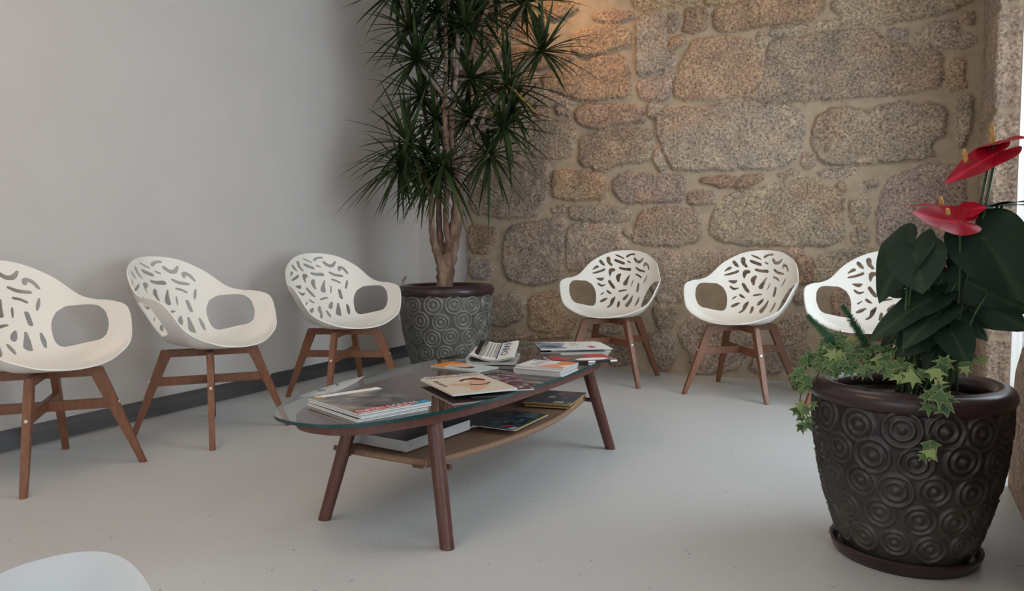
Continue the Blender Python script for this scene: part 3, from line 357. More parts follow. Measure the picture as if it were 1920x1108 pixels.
ROSETTES=[[[-2.743,4.025,2.221],0.3,0.6],[[-2.681,4.004,2.013],0.3,0.4],[[-2.635,4.151,1.66],0.3,0.2],[[-2.585,4.264,2.185],0.27,0.4],[[-2.595,4.116,2.322],0.3,0.6],[[-2.422,4.224,1.914],0.3,0.5],[[-2.392,4.301,2.333],0.3,0.5],[[-2.013,4.418,2.074],0.32,0.5],[[-2.187,4.275,1.857],0.32,0.6],[[-2.747,3.999,1.505],0.36,0.1],[[-2.765,3.94,1.355],0.34,-0.2],[[-2.5,4.011,1.347],0.36,-0.5],[[-2.22,4.29,1.604],0.32,0.1],[[-2.346,4.33,1.442],0.3,-0.4],[[-2.48,4.305,1.68],0.28,0.2],[[-2.525,4.101,2.428],0.3,0.6],[[-2.295,4.303,2.5],0.32,0.6],[[-2.145,4.454,2.405],0.32,0.5],[[-2.804,3.987,2.454],0.3,0.5],[[-2.706,4.142,1.444],0.28,-0.2],[[-2.403,4.118,2.206],0.26,0.3],[[-2.221,4.407,1.732],0.28,0.2],[[-2.741,4.143,1.82],0.28,0.3],[[-2.674,4.091,1.302],0.26,-0.3]]
BRANCHES=[[[[-2.569,4.097,0.588],[-2.571,4.096,0.663],[-2.576,4.093,0.742],[-2.598,4.079,0.82],[-2.617,4.067,0.901],[-2.625,4.063,1.006],[-2.623,4.063,1.13],[-2.648,4.049,1.265],[-2.716,4.006,1.431],[-2.741,3.99,1.497]],[0.04,0.036,0.032,0.027,0.022,0.018,0.017,0.015,0.013,0.012]],[[[-2.571,4.132,0.586],[-2.561,4.138,0.706],[-2.539,4.151,0.833],[-2.515,4.166,0.962],[-2.499,4.176,1.098],[-2.503,4.173,1.267],[-2.519,4.164,1.435],[-2.528,4.158,1.603],[-2.528,4.158,1.683],[-2.512,4.168,1.79],[-2.494,4.179,1.906],[-2.433,4.217,2.0],[-2.394,4.241,2.166],[-2.353,4.266,2.285],[-2.313,4.292,2.388],[-2.295,4.303,2.5]],[0.05,0.05,0.048,0.041,0.038,0.034,0.027,0.023,0.021,0.019,0.017,0.015,0.015,0.015,0.014,0.012]],[[[-2.577,4.151,0.688],[-2.591,4.143,0.792],[-2.604,4.134,0.895],[-2.611,4.13,1.048],[-2.606,4.133,1.201],[-2.585,4.146,1.363]],[0.022,0.022,0.02,0.018,0.016,0.013]],[[[-2.521,4.127,0.826],[-2.543,4.114,0.928],[-2.547,4.111,1.046],[-2.539,4.116,1.231],[-2.538,4.117,1.398],[-2.542,4.114,1.565],[-2.546,4.112,1.721],[-2.541,4.115,1.896],[-2.536,4.118,2.125],[-2.536,4.118,2.35],[-2.535,4.118,2.435]],[0.02,0.02,0.018,0.018,0.02,0.019,0.016,0.013,0.012,0.011,0.011]],[[[-2.494,4.132,1.782],[-2.473,4.145,1.96],[-2.468,4.148,2.124],[-2.464,4.151,2.28],[-2.434,4.169,2.223]],[0.016,0.015,0.014,0.013,0.01]],[[[-2.546,4.123,1.683],[-2.559,4.115,1.792],[-2.612,4.082,1.88],[-2.667,4.048,1.962],[-2.698,4.029,2.02]],[0.014,0.013,0.012,0.012,0.01]],[[[-2.568,4.157,1.606],[-2.595,4.14,1.706],[-2.625,4.121,1.822],[-2.615,4.128,2.005],[-2.621,4.124,2.203],[-2.606,4.133,2.328]],[0.014,0.012,0.011,0.011,0.011,0.01]],[[[-2.673,4.056,1.964],[-2.699,4.04,2.111],[-2.737,4.016,2.218]],[0.011,0.01,0.009]],[[[-2.503,4.173,1.233],[-2.467,4.196,1.368],[-2.441,4.212,1.453],[-2.417,4.227,1.543],[-2.419,4.225,1.61],[-2.395,4.24,1.688],[-2.314,4.291,1.789],[-2.224,4.347,1.873]],[0.026,0.024,0.02,0.018,0.016,0.015,0.014,0.012]],[[[-2.402,4.201,1.539],[-2.376,4.217,1.553],[-2.35,4.233,1.616],[-2.323,4.25,1.716],[-2.257,4.291,1.8],[-2.169,4.345,1.934],[-2.022,4.437,2.079]],[0.015,0.014,0.014,0.013,0.012,0.012,0.01]],[[[-2.345,4.225,1.615],[-2.282,4.264,1.599],[-2.224,4.299,1.606]],[0.012,0.011,0.01]],[[[-2.515,4.201,1.27],[-2.448,4.243,1.338],[-2.337,4.312,1.44]],[0.018,0.014,0.01]],[[[-2.579,4.161,1.54],[-2.605,4.146,1.607],[-2.624,4.134,1.657]],[0.012,0.011,0.01]],[[[-2.494,4.179,1.906],[-2.451,4.206,1.904],[-2.422,4.224,1.914]],[0.013,0.012,0.01]],[[[-2.557,4.234,1.785],[-2.56,4.232,1.987],[-2.564,4.23,2.175]],[0.013,0.012,0.01]],[[[-2.705,3.989,1.429],[-2.748,3.963,1.379],[-2.771,3.948,1.356]],[0.013,0.012,0.01]],[[[-2.357,4.311,1.729],[-2.273,4.363,2.082],[-2.14,4.445,2.402]],[0.012,0.011,0.01]],[[[-2.743,4.025,2.221],[-2.778,4.003,2.357],[-2.804,3.987,2.454]],[0.009,0.009,0.008]],[[[-2.453,4.252,2.009],[-2.417,4.274,2.18],[-2.387,4.293,2.33]],[0.012,0.012,0.01]],[[[-2.57,4.226,1.615],[-2.523,4.255,1.656],[-2.47,4.288,1.677]],[0.014,0.012,0.01]]]
IVY_VINES=[[[[-0.153,2.359,0.549],[-0.195,2.34,0.537],[-0.221,2.321,0.504],[-0.226,2.311,0.45]],16,0.034],[[[-0.226,2.311,0.45],[-0.233,2.311,0.403],[-0.214,2.311,0.35],[-0.187,2.3,0.339]],9,0.03],[[[-0.093,2.278,0.546],[-0.145,2.239,0.536],[-0.179,2.24,0.504],[-0.187,2.24,0.458]],16,0.032],[[[-0.026,2.237,0.537],[-0.077,2.208,0.531],[-0.129,2.199,0.521]],14,0.03],[[[0.037,2.175,0.544],[0.031,2.135,0.529],[0.065,2.085,0.517],[0.088,2.064,0.499]],6,0.036],[[[0.078,2.154,0.536],[0.1,2.104,0.539],[0.104,2.054,0.509],[0.099,2.054,0.469],[0.111,2.054,0.451]],9,0.036],[[[0.108,2.059,0.456],[0.098,2.064,0.422],[0.087,2.064,0.388],[0.085,2.074,0.336]],0,0.03],[[[0.088,2.074,0.372],[0.084,2.074,0.352],[0.084,2.074,0.336]],5,0.03],[[[-0.084,2.388,0.565],[-0.135,2.399,0.577],[-0.177,2.39,0.56]],12,0.032],[[[0.038,2.335,0.571],[0.005,2.316,0.557],[-0.041,2.317,0.562]],15,0.026],[[[0.025,2.206,0.531],[-0.012,2.166,0.535],[-0.063,2.177,0.533]],14,0.03],[[[0.186,2.282,0.545],[0.159,2.243,0.549],[0.128,2.213,0.544]],5,0.032],[[[0.164,2.333,0.579],[0.194,2.312,0.569],[0.201,2.302,0.564]],3,0.026],[[[-0.128,2.189,0.53],[-0.159,2.239,0.557],[-0.109,2.318,0.573],[-0.068,2.318,0.552]],16,0.03],[[[0.038,2.285,0.542],[-0.0,2.256,0.536],[-0.053,2.277,0.537],[-0.108,2.318,0.527]],18,0.028],[[[-0.168,2.22,0.419],[-0.175,2.23,0.386],[-0.183,2.24,0.36]],6,0.028]]


# ------------------------------------------------------------------ room
XL, XR, YB, YF, ZC = -3.33, 0.39, 4.941, -3.0, 2.95
struct(mesh_obj('floor', [(XL - .1, YF, 0), (1.2, YF, 0), (1.2, YB + .15, 0), (XL - .1, YB + .15, 0)], [(0, 1, 2, 3)], M['floor']))
struct(box('ceiling', (XL - .1, YF, ZC), (XR + .2, YB + .15, ZC + .1), M['ceiling']))
struct(box('wall_left', (XL - .12, YF, 0), (XL, YB + .15, ZC), M['paint']))
struct(box('wall_back', (XL, YB + .035, 0), (-2.6, YB + .13, ZC), M['paint']))
struct(box('wall_front', (XL, YF - .1, 2.6), (XR, YF, ZC), M['paint']))
struct(box('wall_front.001', (XL, YF - .1, 0), (-3.1, YF, 2.6), M['paint']))
struct(box('wall_front.002', (0.1, YF - .1, 0), (XR, YF, 2.6), M['paint']))
# skirting along the left wall, with a pale sealant line at the floor
struct(box('baseboard_left', (XL, YF, 0.006), (XL + .012, YB + .03, 0.098), M['skirting'], None, 0.002))
struct(box('trim_1', (XL, YF, 0.0), (XL + .016, 1.80, 0.006), M['white_edge']))
struct(box('baseboard_back', (XL + .013, YB + .022, 0.004), (-2.88, YB + .035, 0.098), M['skirting'], None, 0.002))

def vnoise(x, y, seed):
    """smooth value noise on arrays"""
    rs = np.random.RandomState(seed); T = rs.rand(257, 257)
    xi = np.floor(x).astype(int); yi = np.floor(y).astype(int); fx = x - xi; fy = y - yi
    fx = fx * fx * (3 - 2 * fx); fy = fy * fy * (3 - 2 * fy)
    g = lambda a, b: T[a % 257, b % 257]
    return (g(xi, yi) * (1 - fx) + g(xi + 1, yi) * fx) * (1 - fy) + (g(xi, yi + 1) * (1 - fx) + g(xi + 1, yi + 1) * fx) * fy
def sstep(x): x = np.clip(x, 0, 1); return x * x * (3 - 2 * x)
def grid_mesh(name, P, stone, tint, mat):
    nx, nz = P.shape[:2]
    me = bpy.data.meshes.new(name)
    idx = np.arange(nx * nz).reshape(nx, nz)
    q = np.stack([idx[:-1, :-1], idx[1:, :-1], idx[1:, 1:], idx[:-1, 1:]], -1).reshape(-1, 4)
    me.vertices.add(nx * nz); me.vertices.foreach_set('co', P.reshape(-1).astype(np.float32))
    me.loops.add(q.size); me.loops.foreach_set('vertex_index', q.reshape(-1).astype(np.int32))
    me.polygons.add(len(q)); me.polygons.foreach_set('loop_start', np.arange(0, q.size, 4, dtype=np.int32))
    me.update(calc_edges=True); me.validate()
    me.polygons.foreach_set('use_smooth', np.ones(len(q), dtype=bool))
    a = me.attributes.new('stone', 'FLOAT', 'POINT'); a.data.foreach_set('value', stone.reshape(-1).astype(np.float32))
    c = me.attributes.new('tint', 'FLOAT_COLOR', 'POINT')
    t4 = np.concatenate([tint.reshape(-1, 3), np.ones((nx * nz, 1))], 1); c.data.foreach_set('color', t4.reshape(-1).astype(np.float32))
    me.materials.append(mat)
    o = bpy.data.objects.new(name, me); COL.objects.link(o)
    return o
def chaikin(P, n=2):
    for _ in range(n):
        Q = []
        for i in range(len(P)):
            a, b = P[i], P[(i + 1) % len(P)]
            Q += [(.84 * a[0] + .16 * b[0], .84 * a[1] + .16 * b[1]), (.16 * a[0] + .84 * b[0], .16 * a[1] + .84 * b[1])]
        P = Q
    return np.array(P)
def sdist(P, x, z):
    """signed distance (positive inside) of points to a polygon"""
    d = np.full(x.shape, 1e9); ins = np.zeros(x.shape, bool); n = len(P)
    for i in range(n):
        ax, az = P[i]; bx, bz = P[(i + 1) % n]
        ex, ez = bx - ax, bz - az; L = ex * ex + ez * ez + 1e-12
        t = np.clip(((x - ax) * ex + (z - az) * ez) / L, 0, 1)
        d = np.minimum(d, np.hypot(x - ax - t * ex, z - az - t * ez))
        c = ((az > z) != (bz > z)) & (x < (bx - ax) * (z - az) / (bz - az + 1e-12) + ax)
        ins ^= c
    return np.where(ins, d, -d)
KIND = [(0.39, 0.325, 0.265), (0.40, 0.30, 0.215), (0.40, 0.34, 0.27)]
def stone_wall():
    dx = 0.0095
    xs = np.arange(-2.885, 0.425, dx); zs = np.arange(0.0, ZC + dx, dx)
    X, Zz = np.meshgrid(xs, zs, indexing='ij')
    H = 0.006 * vnoise(X * 5, Zz * 5, 1) + 0.003 * vnoise(X * 22, Zz * 22, 2)
    S = np.zeros(X.shape); T = np.tile(np.array(KIND[0]), X.shape + (1,))
    rs = np.random.RandomState(5)
    polys = list(STONES)
    x = -2.8                                           # courses above the top of the photograph
    for z0, z1 in ((2.62, 2.93),):
        while x < 0.35:
            w = rs.uniform(.25, .6)
            polys.append((int(rs.randint(0, 2)), [(x, z0 + rs.uniform(-.02, .02)), (x + w - .03, z0), (x + w - .03, z1), (x, z1)])); x += w
    for kind, P in polys:
        P = chaikin([tuple(p) for p in P])
        lo = P.min(0) - .06; hi = P.max(0) + .06
        i0, i1 = np.searchsorted(xs, [lo[0], hi[0]]); k0, k1 = np.searchsorted(zs, [lo[1], hi[1]])
        if i1 <= i0 or k1 <= k0: continue
        sx, sz = X[i0:i1, k0:k1], Zz[i0:i1, k0:k1]
        d = sdist(P, sx, sz) + .015 + 0.016 * (vnoise(sx * 26, sz * 26, 9) - .5) + 0.012 * (vnoise(sx * 60, sz * 60, 10) - .5)
        h = rs.uniform(.017, .034); seed = rs.randint(1000)
        bump = h * sstep(d / .022) * (1 + .0 * d) + sstep(d / .03) * (0.016 * (vnoise(sx * 9, sz * 9, seed) - .4) + 0.008 * (vnoise(sx * 28, sz * 28, seed + 1) - .5) + 0.006 * (vnoise(sx * 70, sz * 70, seed + 2) - .5))
        m = sstep((d + .004) / .014)
        better = m > S[i0:i1, k0:k1]
        H[i0:i1, k0:k1] = np.maximum(H[i0:i1, k0:k1], bump)
        S[i0:i1, k0:k1] = np.maximum(S[i0:i1, k0:k1], m)
        c = np.array(KIND[kind]) * rs.uniform(.88, 1.12) * np.array([1, rs.uniform(.96, 1.03), rs.uniform(.92, 1.06)])
        # rusty patches inside a stone
        pt = sstep((vnoise(sx * 6, sz * 6, seed + 3) - .55) * 4)[..., None] * (0.28 if kind == 0 else .2)
        c = c * (1 - pt) + np.array((0.43, 0.25, 0.15)) * pt
        T[i0:i1, k0:k1][better] = c[better]
    Y = YB - H
    P = np.stack([X, Y, Zz], -1)
    jag = 0.020 * (vnoise(zs * 7, zs * 0, 31) - .5) + 0.012 * (vnoise(zs * 24, zs * 0, 32) - .5)
    P[0, :, 0] = -2.876 + jag; P[1, :, 0] = -2.870 + jag
    back = P[0].copy(); back[:, 1] = YB + .04             # the rough return at the left edge
    P = np.concatenate([back[None], P], 0); S = np.concatenate([S[:1], S], 0); T = np.concatenate([T[:1], T], 0)
    o = grid_mesh('wall_back.001', P, S, T, M['stone']); struct(o)
stone_wall()
def tooled_wall(name, path, z0, z1, joints, seed, mat, tool=0.006):
    """dressed granite following a plan path; joints are mortar heights"""
    path = [np.array(p, float) for p in path]; pts = []; nor = []
    for a, b in zip(path[:-1], path[1:]):
        n = max(2, int(np.linalg.norm(b - a) / .008)); t = (b - a) / np.linalg.norm(b - a)
        for i in range(n): pts.append(a + (b - a) * i / n); nor.append(np.array([-t[1], t[0]]))
    pts.append(path[-1]); nor.append(nor[-1]); pts = np.array(pts); nor = np.array(nor)
    s = np.concatenate([[0], np.cumsum(np.linalg.norm(np.diff(pts, axis=0), axis=1))])
    zs = np.arange(z0, z1 + .008, .008); zs[-1] = z1
    S_, Zz = np.meshgrid(s, zs, indexing='ij')
    h = tool * vnoise(S_ * 18, Zz * 75, seed) + .010 * vnoise(S_ * 6, Zz * 6, seed + 1) + .004 * vnoise(S_ * 60, Zz * 60, seed + 2)
    st = np.ones(S_.shape)
    for j in joints:
        d = np.abs(Zz - j + .02 * (vnoise(S_ * 5, Zz * 5, seed + 5) - .5)); m = 1 - sstep((d - .008) / .014); st = np.minimum(st, 1 - m); h = h * (1 - m * .8) - .006 * m
    nn = nor[:, None, :]
    P = np.concatenate([pts[:, None, :] + nn * h[..., None], Zz[..., None]], -1)
    T = np.tile(np.array((0.44, 0.35, 0.28)), S_.shape + (1,))
    return struct(grid_mesh(name, P, st, T, mat))
tooled_wall('wall_right', [(0.43, 4.95), (0.412, 4.90), (0.405, 4.60), (0.402, 4.14), (0.410, 4.13), (0.56, 4.13)][::-1], 0, ZC, [0.42, 0.98, 1.46, 1.93, 2.4], 41, M['stone'])
# low dressed block by the planter, its end leaning back
def low_block():
    prof = [(3.13, 0.0), (3.125, .12), (3.105, .30), (3.06, .42), (2.93, .52), (2.72, .58), (2.30, .60), (1.55, .60), (1.55, 0.0)]
    v = []; f = []
    n = len(prof)
    for x in (0.381, 0.60):
        for y, z in prof: v.append((x, y, z))
    f.append(tuple(range(n))[::-1]); f.append(tuple(range(n, 2 * n)))
    for i in range(n): f.append((i, (i + 1) % n, n + (i + 1) % n, n + i))
    o = mesh_obj('wall_right.001', v, f, M['stone'])
    me = o.data
    a = me.attributes.new('stone', 'FLOAT', 'POINT'); a.data.foreach_set('value', [1.0] * (2 * n))
    c = me.attributes.new('tint', 'FLOAT_COLOR', 'POINT'); c.data.foreach_set('color', [0.40, 0.31, 0.25, 1] * (2 * n))
    struct(o)
low_block()
struct(box('wall_right.002', (0.381, 1.55, 0.60), (0.60, 2.30, ZC), M['paint']))
struct(box('wall_right.003', (0.39, YF, 0), (0.60, -0.75, ZC), M['paint']))
struct(box('wall_right.004', (0.39, -0.75, 2.45), (0.60, 4.07, ZC), M['paint']))
# side window: frame and pane
def window(name, y0, y1, z0, z1, x=0.475):
    m = MB()
    for a, b in (((x, y0, z0), (x + .05, y0 + .05, z1)), ((x, y1 - .05, z0), (x + .05, y1, z1)), ((x, y0, z0), (x + .05, y1, z0 + .05)), ((x, y0, z1 - .05), (x + .05, y1, z1))):
        m.add(*box_v(*a, *b))
    fr = struct(m.build(name, M['window_frame']))
    g = box('pane', (x + .02, y0 + .05, z0 + .05), (x + .026, y1 - .05, z1 - .05), M['pane'], fr)
    return fr
window('window_1', 2.30, 4.07, 0.0, 2.45, 0.482)
window('window_2', -0.75, 1.55, 0.0, 2.45)

# ------------------------------------------------------------------ the shell chairs
TH = np.radians([0, 20, 40, 60, 75, 90, 105, 120, 140, 160, 180])
R_ = np.array([.228, .244, .265, .311, .326, .306, .300, .305, .333, .352, .370])
Z_ = np.array([.419, .426, .446, .503, .615, .643, .647, .669, .748, .804, .819])
RS_ = np.array([.19, .20, .215, .235, .24, .24, .24, .235, .225, .215, .21])
def interp(vals, t):
    xs = np.concatenate([-TH[2:0:-1], TH, 2 * np.pi - TH[-2:-4:-1]]); ys = np.concatenate([vals[2:0:-1], vals, vals[-2:-4:-1]])
    m = np.zeros(len(xs)); m[1:-1] = (ys[2:] - ys[:-2]) / (xs[2:] - xs[:-2])
    i = np.clip(np.searchsorted(xs, t) - 1, 0, len(xs) - 2); h = xs[i + 1] - xs[i]; u = (t - xs[i]) / h
    return (2*u**3-3*u**2+1)*ys[i]+(u**3-2*u**2+u)*h*m[i]+(-2*u**3+3*u**2)*ys[i+1]+(u**3-u**2)*h*m[i+1]
ZS = .412
def shell_pt(th, t):
    a = np.abs((th + np.pi) % (2 * np.pi) - np.pi)
    r = interp(R_, a); z = interp(Z_, a); rs = interp(RS_, a)
    w = np.clip((z - .43) / .2, 0, 1); w = w * w * (3 - 2 * w)
    r1 = .75 * rs; z1 = ZS - .004
    r2 = (1 - w) * (.80 * r) + w * (1.10 * rs); z2 = ZS + (1 - w) * 0.004 + w * .16 * (z - ZS)
    b0 = (1 - t)**3; b1 = 3*t*(1 - t)**2; b2 = 3*t*t*(1 - t); b3 = t**3
    rr = b1 * r1 + b2 * r2 + b3 * r; zz = b0 * ZS + b1 * z1 + b2 * z2 + b3 * z
    return np.stack([rr * np.sin(th), -rr * np.cos(th), zz], -1)
def shell_mesh(name, holes, fn, mat, parent, thick=0.006, step=0.042, nrim=132):
    pts = []; edges = []; faces = []
    def loop(P):
        k = len(pts); n = len(P)
        for p in P: pts.append(Vector((p[0], p[1])))
        for i in range(n): edges.append((k + i, k + (i + 1) % n))
    rim = [(math.sin(2*PI*i/nrim), -math.cos(2*PI*i/nrim)) for i in range(nrim)]
    loop(rim)
    for h in holes: loop(h)
    rimA = [np.array(h) for h in holes]
    for r in (0.972, 0.935):
        for i in range(nrim):
            a = 2*PI*(i + .5*(r > .95))/nrim; p = (r*math.sin(a), -r*math.cos(a))
            if all(sdist(h, np.array(p[0]), np.array(p[1])) < -.012 for h in rimA): pts.append(Vector(p))
    n = int(2 / step) + 2
    for i in range(-n, n + 1):
        for j in range(-n, n + 1):
            p = (i*step + (j % 2)*step*.5, j*step*.866)
            if math.hypot(*p) > .905: continue
            ok = True
            for h in rimA:
                if h[:, 0].min() - .03 < p[0] < h[:, 0].max() + .03 and h[:, 1].min() - .03 < p[1] < h[:, 1].max() + .03:
                    if sdist(h, np.array(p[0]), np.array(p[1])) > -.014: ok = False; break
            if ok: pts.append(Vector(p))
    vo, eo, fo, _, _, _ = delaunay_2d_cdt(pts, edges, [], 1, 1e-5)
    V = np.array([(v.x, v.y) for v in vo])
    cen = np.array([V[list(q)].mean(0) for q in fo]); keep = np.ones(len(fo), bool)
    for h in rimA: keep &= ~(sdist(h, cen[:, 0], cen[:, 1]) > 0)
    fo = [q for q, k_ in zip(fo, keep) if k_]
    P = fn(np.arctan2(V[:, 0], -V[:, 1]), np.minimum(np.hypot(V[:, 0], V[:, 1]), 1.0))
    o = mesh_obj(name, P.tolist(), fo, mat, None, True)
    md = o.modifiers.new('s', 'SOLIDIFY'); md.thickness = thick; md.offset = -1.0; md.use_even_offset = False
    bpy.context.view_layer.update()
    me = bpy.data.meshes.new_from_object(o.evaluated_get(bpy.context.evaluated_depsgraph_get()))
    bpy.data.objects.remove(o)
    me.name = name; me.polygons.foreach_set('use_smooth', [True]*len(me.polygons)); me.set_sharp_from_angle(angle=math.radians(50))
    o = bpy.data.objects.new(name, me); COL.objects.link(o); o.parent = parent
    return o
def leg_bm(top, bot, w0, w1, th):
    """tapered leg: wide in the radial plane at the top, a bevelled bar"""
    top, bot = Vector(top), Vector(bot)
    rad = Vector((bot.x, bot.y, 0)).normalized(); tan = Vector((-rad.y, rad.x, 0))
    bm = bmesh.new(); rings = []
    for k in range(7):
        u = k / 6; c = top.lerp(bot, u); w = w0 + (w1 - w0) * min(1, u * 1.15); t = th * (1 - .12 * u)
        rings.append([bm.verts.new(c + rad*(sx*w/2) + tan*(sy*t/2)) for sx, sy in ((-1, -1), (1, -1), (1, 1), (-1, 1))])
    for a, b in zip(rings[:-1], rings[1:]):
        for i in range(4): bm.faces.new((a[i], a[(i+1) % 4], b[(i+1) % 4], b[i]))
    bm.faces.new(rings[0][::-1]); bm.faces.new(rings[-1])
    ed = [e for e in bm.edges if abs(e.calc_length()) > .03 or e.is_boundary]
    long = [e for e in bm.edges if any(e.verts[0] in a and e.verts[1] in b or e.verts[1] in a and e.verts[0] in b for a, b in zip(rings[:-1], rings[1:]))]
    bmesh.ops.bevel(bm, geom=long, offset=.007, segments=3, affect='EDGES')
    bmesh.ops.recalc_face_normals(bm, faces=bm.faces[:])
    return bm
def bar_bm(a, b, h, t):
    a, b = Vector(a), Vector(b); d = (b - a).normalized(); s = d.cross(Vector((0, 0, 1))).normalized(); u = s.cross(d)
    bm = bmesh.new(); R = []
    for p in (a, b): R.append([bm.verts.new(p + s*(x*t/2) + u*(y*h/2)) for x, y in ((-1, -1), (1, -1), (1, 1), (-1, 1))])
    for i in range(4): bm.faces.new((R[0][i], R[0][(i+1) % 4], R[1][(i+1) % 4], R[1][i]))
    bm.faces.new(R[0][::-1]); bm.faces.new(R[1])
    bmesh.ops.recalc_face_normals(bm, faces=bm.faces[:])
    bmesh.ops.bevel(bm, geom=bm.edges[:], offset=.003, segments=2, affect='EDGES')
    return bm
def make_chair(label):
    t = thing('shell_chair', label, 'chair')
    mir = [(-x, y) for x, y in ARM_HOLE][::-1]
    shell_mesh('seat_shell', [ARM_HOLE, mir] + SLOTS, shell_pt, M['shell'], t)
    F, T = .240, .128
    for sx, sy in ((-1, -1), (1, -1), (1, 1), (-1, 1)):
        top = (sx*T, sy*T, .396); bot = (sx*F, sy*F, 0.0)
        l = bm_to_obj('leg', leg_bm(top, bot, .054, .027, .028), M['chair_wood'], t, True, 35)
        k = .252; u = 1 - k/.396; c = Vector(top).lerp(Vector(bot), u); r = Vector((sx, sy, .5)).normalized()
        w = .054 + (.027 - .054)*min(1, u*1.15)
        out = Vector((sx, sy, 0)).normalized()
        p = c + out*(w/2 - .001)
        v, f = tube([p, p + out*.004], .0065, 12); mesh_obj('bolt', v, f, M['brass'], l, True, sharp=40)['label'] = 'small round metal bolt head'
    ms = T + (F - T)*(1 - .252/.396)
    bm_to_obj('stretcher', bar_bm((-ms, -ms, .252), (ms, ms, .252), .040, .024), M['chair_wood'], t, True, 35)
    bm_to_obj('stretcher', bar_bm((-ms, ms, .2515), (ms, -ms, .2515), .0385, .0235), M['chair_wood'], t, True, 35)
    mt = T + .004
    bm_to_obj('seat_rail', bar_bm((-mt, -mt, .380), (mt, mt, .380), .036, .030), M['chair_wood'], t, True, 35)
    bm_to_obj('seat_rail', bar_bm((-mt, mt, .3795), (mt, -mt, .3795), .0345, .0295), M['chair_wood'], t, True, 35)
    return t
GL, GS = 'cream shell chairs along the painted wall', 'cream shell chairs along the stone wall'
ch = make_chair('cream perforated shell armchair by the painted wall, nearest the camera and cut by the frame')
ch.location = (-2.916, 1.752, 0); ch.rotation_euler = (0, 0, 1.598); ch['group'] = GL
dup(ch, (-2.821, 2.470, 0), 1.624, 'cream perforated shell armchair, middle of the three along the plain painted wall', GL)
dup(ch, (-2.768, 3.365, 0), 1.184, 'cream perforated shell armchair by the painted wall, just left of the tall dracaena', GL)
dup(ch, (-1.591, 4.546, 0), 0.044, 'cream perforated shell armchair against the stone wall, behind the coffee table far end', GS)
dup(ch, (-0.774, 4.458, 0), -0.201, 'cream perforated shell armchair in the middle of the three against the stone wall', GS)
dup(ch, (-0.096, 4.310, 0), -0.279, 'sunlit white shell armchair half hidden behind the red-flowered anthurium planter', GS)

# small child's chair at the lower left corner of the view
K_TH = np.radians([0, 30, 60, 90, 110, 130, 155, 180])
def kid_pt(th, t):
    a = np.abs((th + np.pi) % (2*np.pi) - np.pi)
    def sm(vals):                                        # smoothed table
        return sum(k*np.interp(np.abs((a + d + np.pi) % (2*np.pi) - np.pi), K_TH, vals) for k, d in ((.12, -.3), (.23, -.15), (.30, 0), (.23, .15), (.12, .3)))
    R = sm([.105, .112, .120, .126, .133, .145, .149, .140]); Z = sm([.205, .207, .214, .235, .280, .338, .357, .359])
    R = R + .010*np.clip((t - .88)/.12, 0, 1)**2
    w = np.clip((Z - .205)/.1, 0, 1)
    b0 = (1-t)**3; b1 = 3*t*(1-t)**2; b2 = 3*t*t*(1-t); b3 = t**3
    rr = b1*.085 + b2*(.112*w + .1*(1-w)) + b3*R; zz = (b0 + b1)*.20 + b2*(.205 + .03*w) + b3*Z
    return np.stack([rr*np.sin(th), -rr*np.cos(th), zz], -1)
kc = thing('child_chair', "small white rounded child's chair in the lower left corner of the view", 'chair', (-1.090, 0.678, 0), 1.22)
shell_mesh('seat_shell', [], kid_pt, M['kid_white'], kc, 0.009, 0.06, 96)
for sx, sy in ((-1, -1), (1, -1), (1, 1), (-1, 1)):
    v, f = tube([(sx*.06, sy*.06, .194), (sx*.095, sy*.095, 0)], [.013, .010], 12); mesh_obj('leg', v, f, M['kid_white'], kc, True, sharp=40)

# ------------------------------------------------------------------ coffee table
TC, TA = (-1.39, 2.466), math.radians(-3.3)
tab = thing('coffee_table', 'long oval glass-topped coffee table with dark wooden legs and woven shelf', 'table', (TC[0], TC[1], 0), TA)
# local axes: x = short, y = long
def oval(a, b, n, k=96, ox=0.0):
    P = []
    for i in range(k):
        t = 2*PI*i/k; c, s = math.cos(t), math.sin(t)
        P.append((ox + b*math.copysign(abs(c)**(2/n), c), a*math.copysign(abs(s)**(2/n), s)))
    return P
def slab(name, P, z0, z1, mat, parent, bev=0.003, mats=None):
    bm = bmesh.new(); n = len(P)
    lo = [bm.verts.new((x, y, z0)) for x, y in P]; hi = [bm.verts.new((x, y, z1)) for x, y in P]
    bm.faces.new(lo[::-1]); top = bm.faces.new(hi)
    for i in range(n): bm.faces.new((lo[i], lo[(i+1) % n], hi[(i+1) % n], hi[i]))
    if bev:
        es = [e for e in bm.edges if abs(e.verts[0].co.z - e.verts[1].co.z) < 1e-6]
        bmesh.ops.bevel(bm, geom=es, offset=bev, segments=2, affect='EDGES')
    bmesh.ops.recalc_face_normals(bm, faces=bm.faces[:])
    o = bm_to_obj(name, bm, mat, parent, True, 30)
    if mats:
        o.data.materials.append(mats)
        for p in o.data.polygons:
            if abs(p.normal.z) < .9: p.material_index = 1
    return o
gt = slab('glass_top', oval(.925, .325, 2.45, 128), .378, .388, M['glass'], tab, .0015, M['glass_edge'])
gt['label'] = 'clear glass top with green edge'
slab('wooden_top', oval(.885, .282, 2.4, 96, .028), .350, .3772, M['table_wood'], tab, .006)
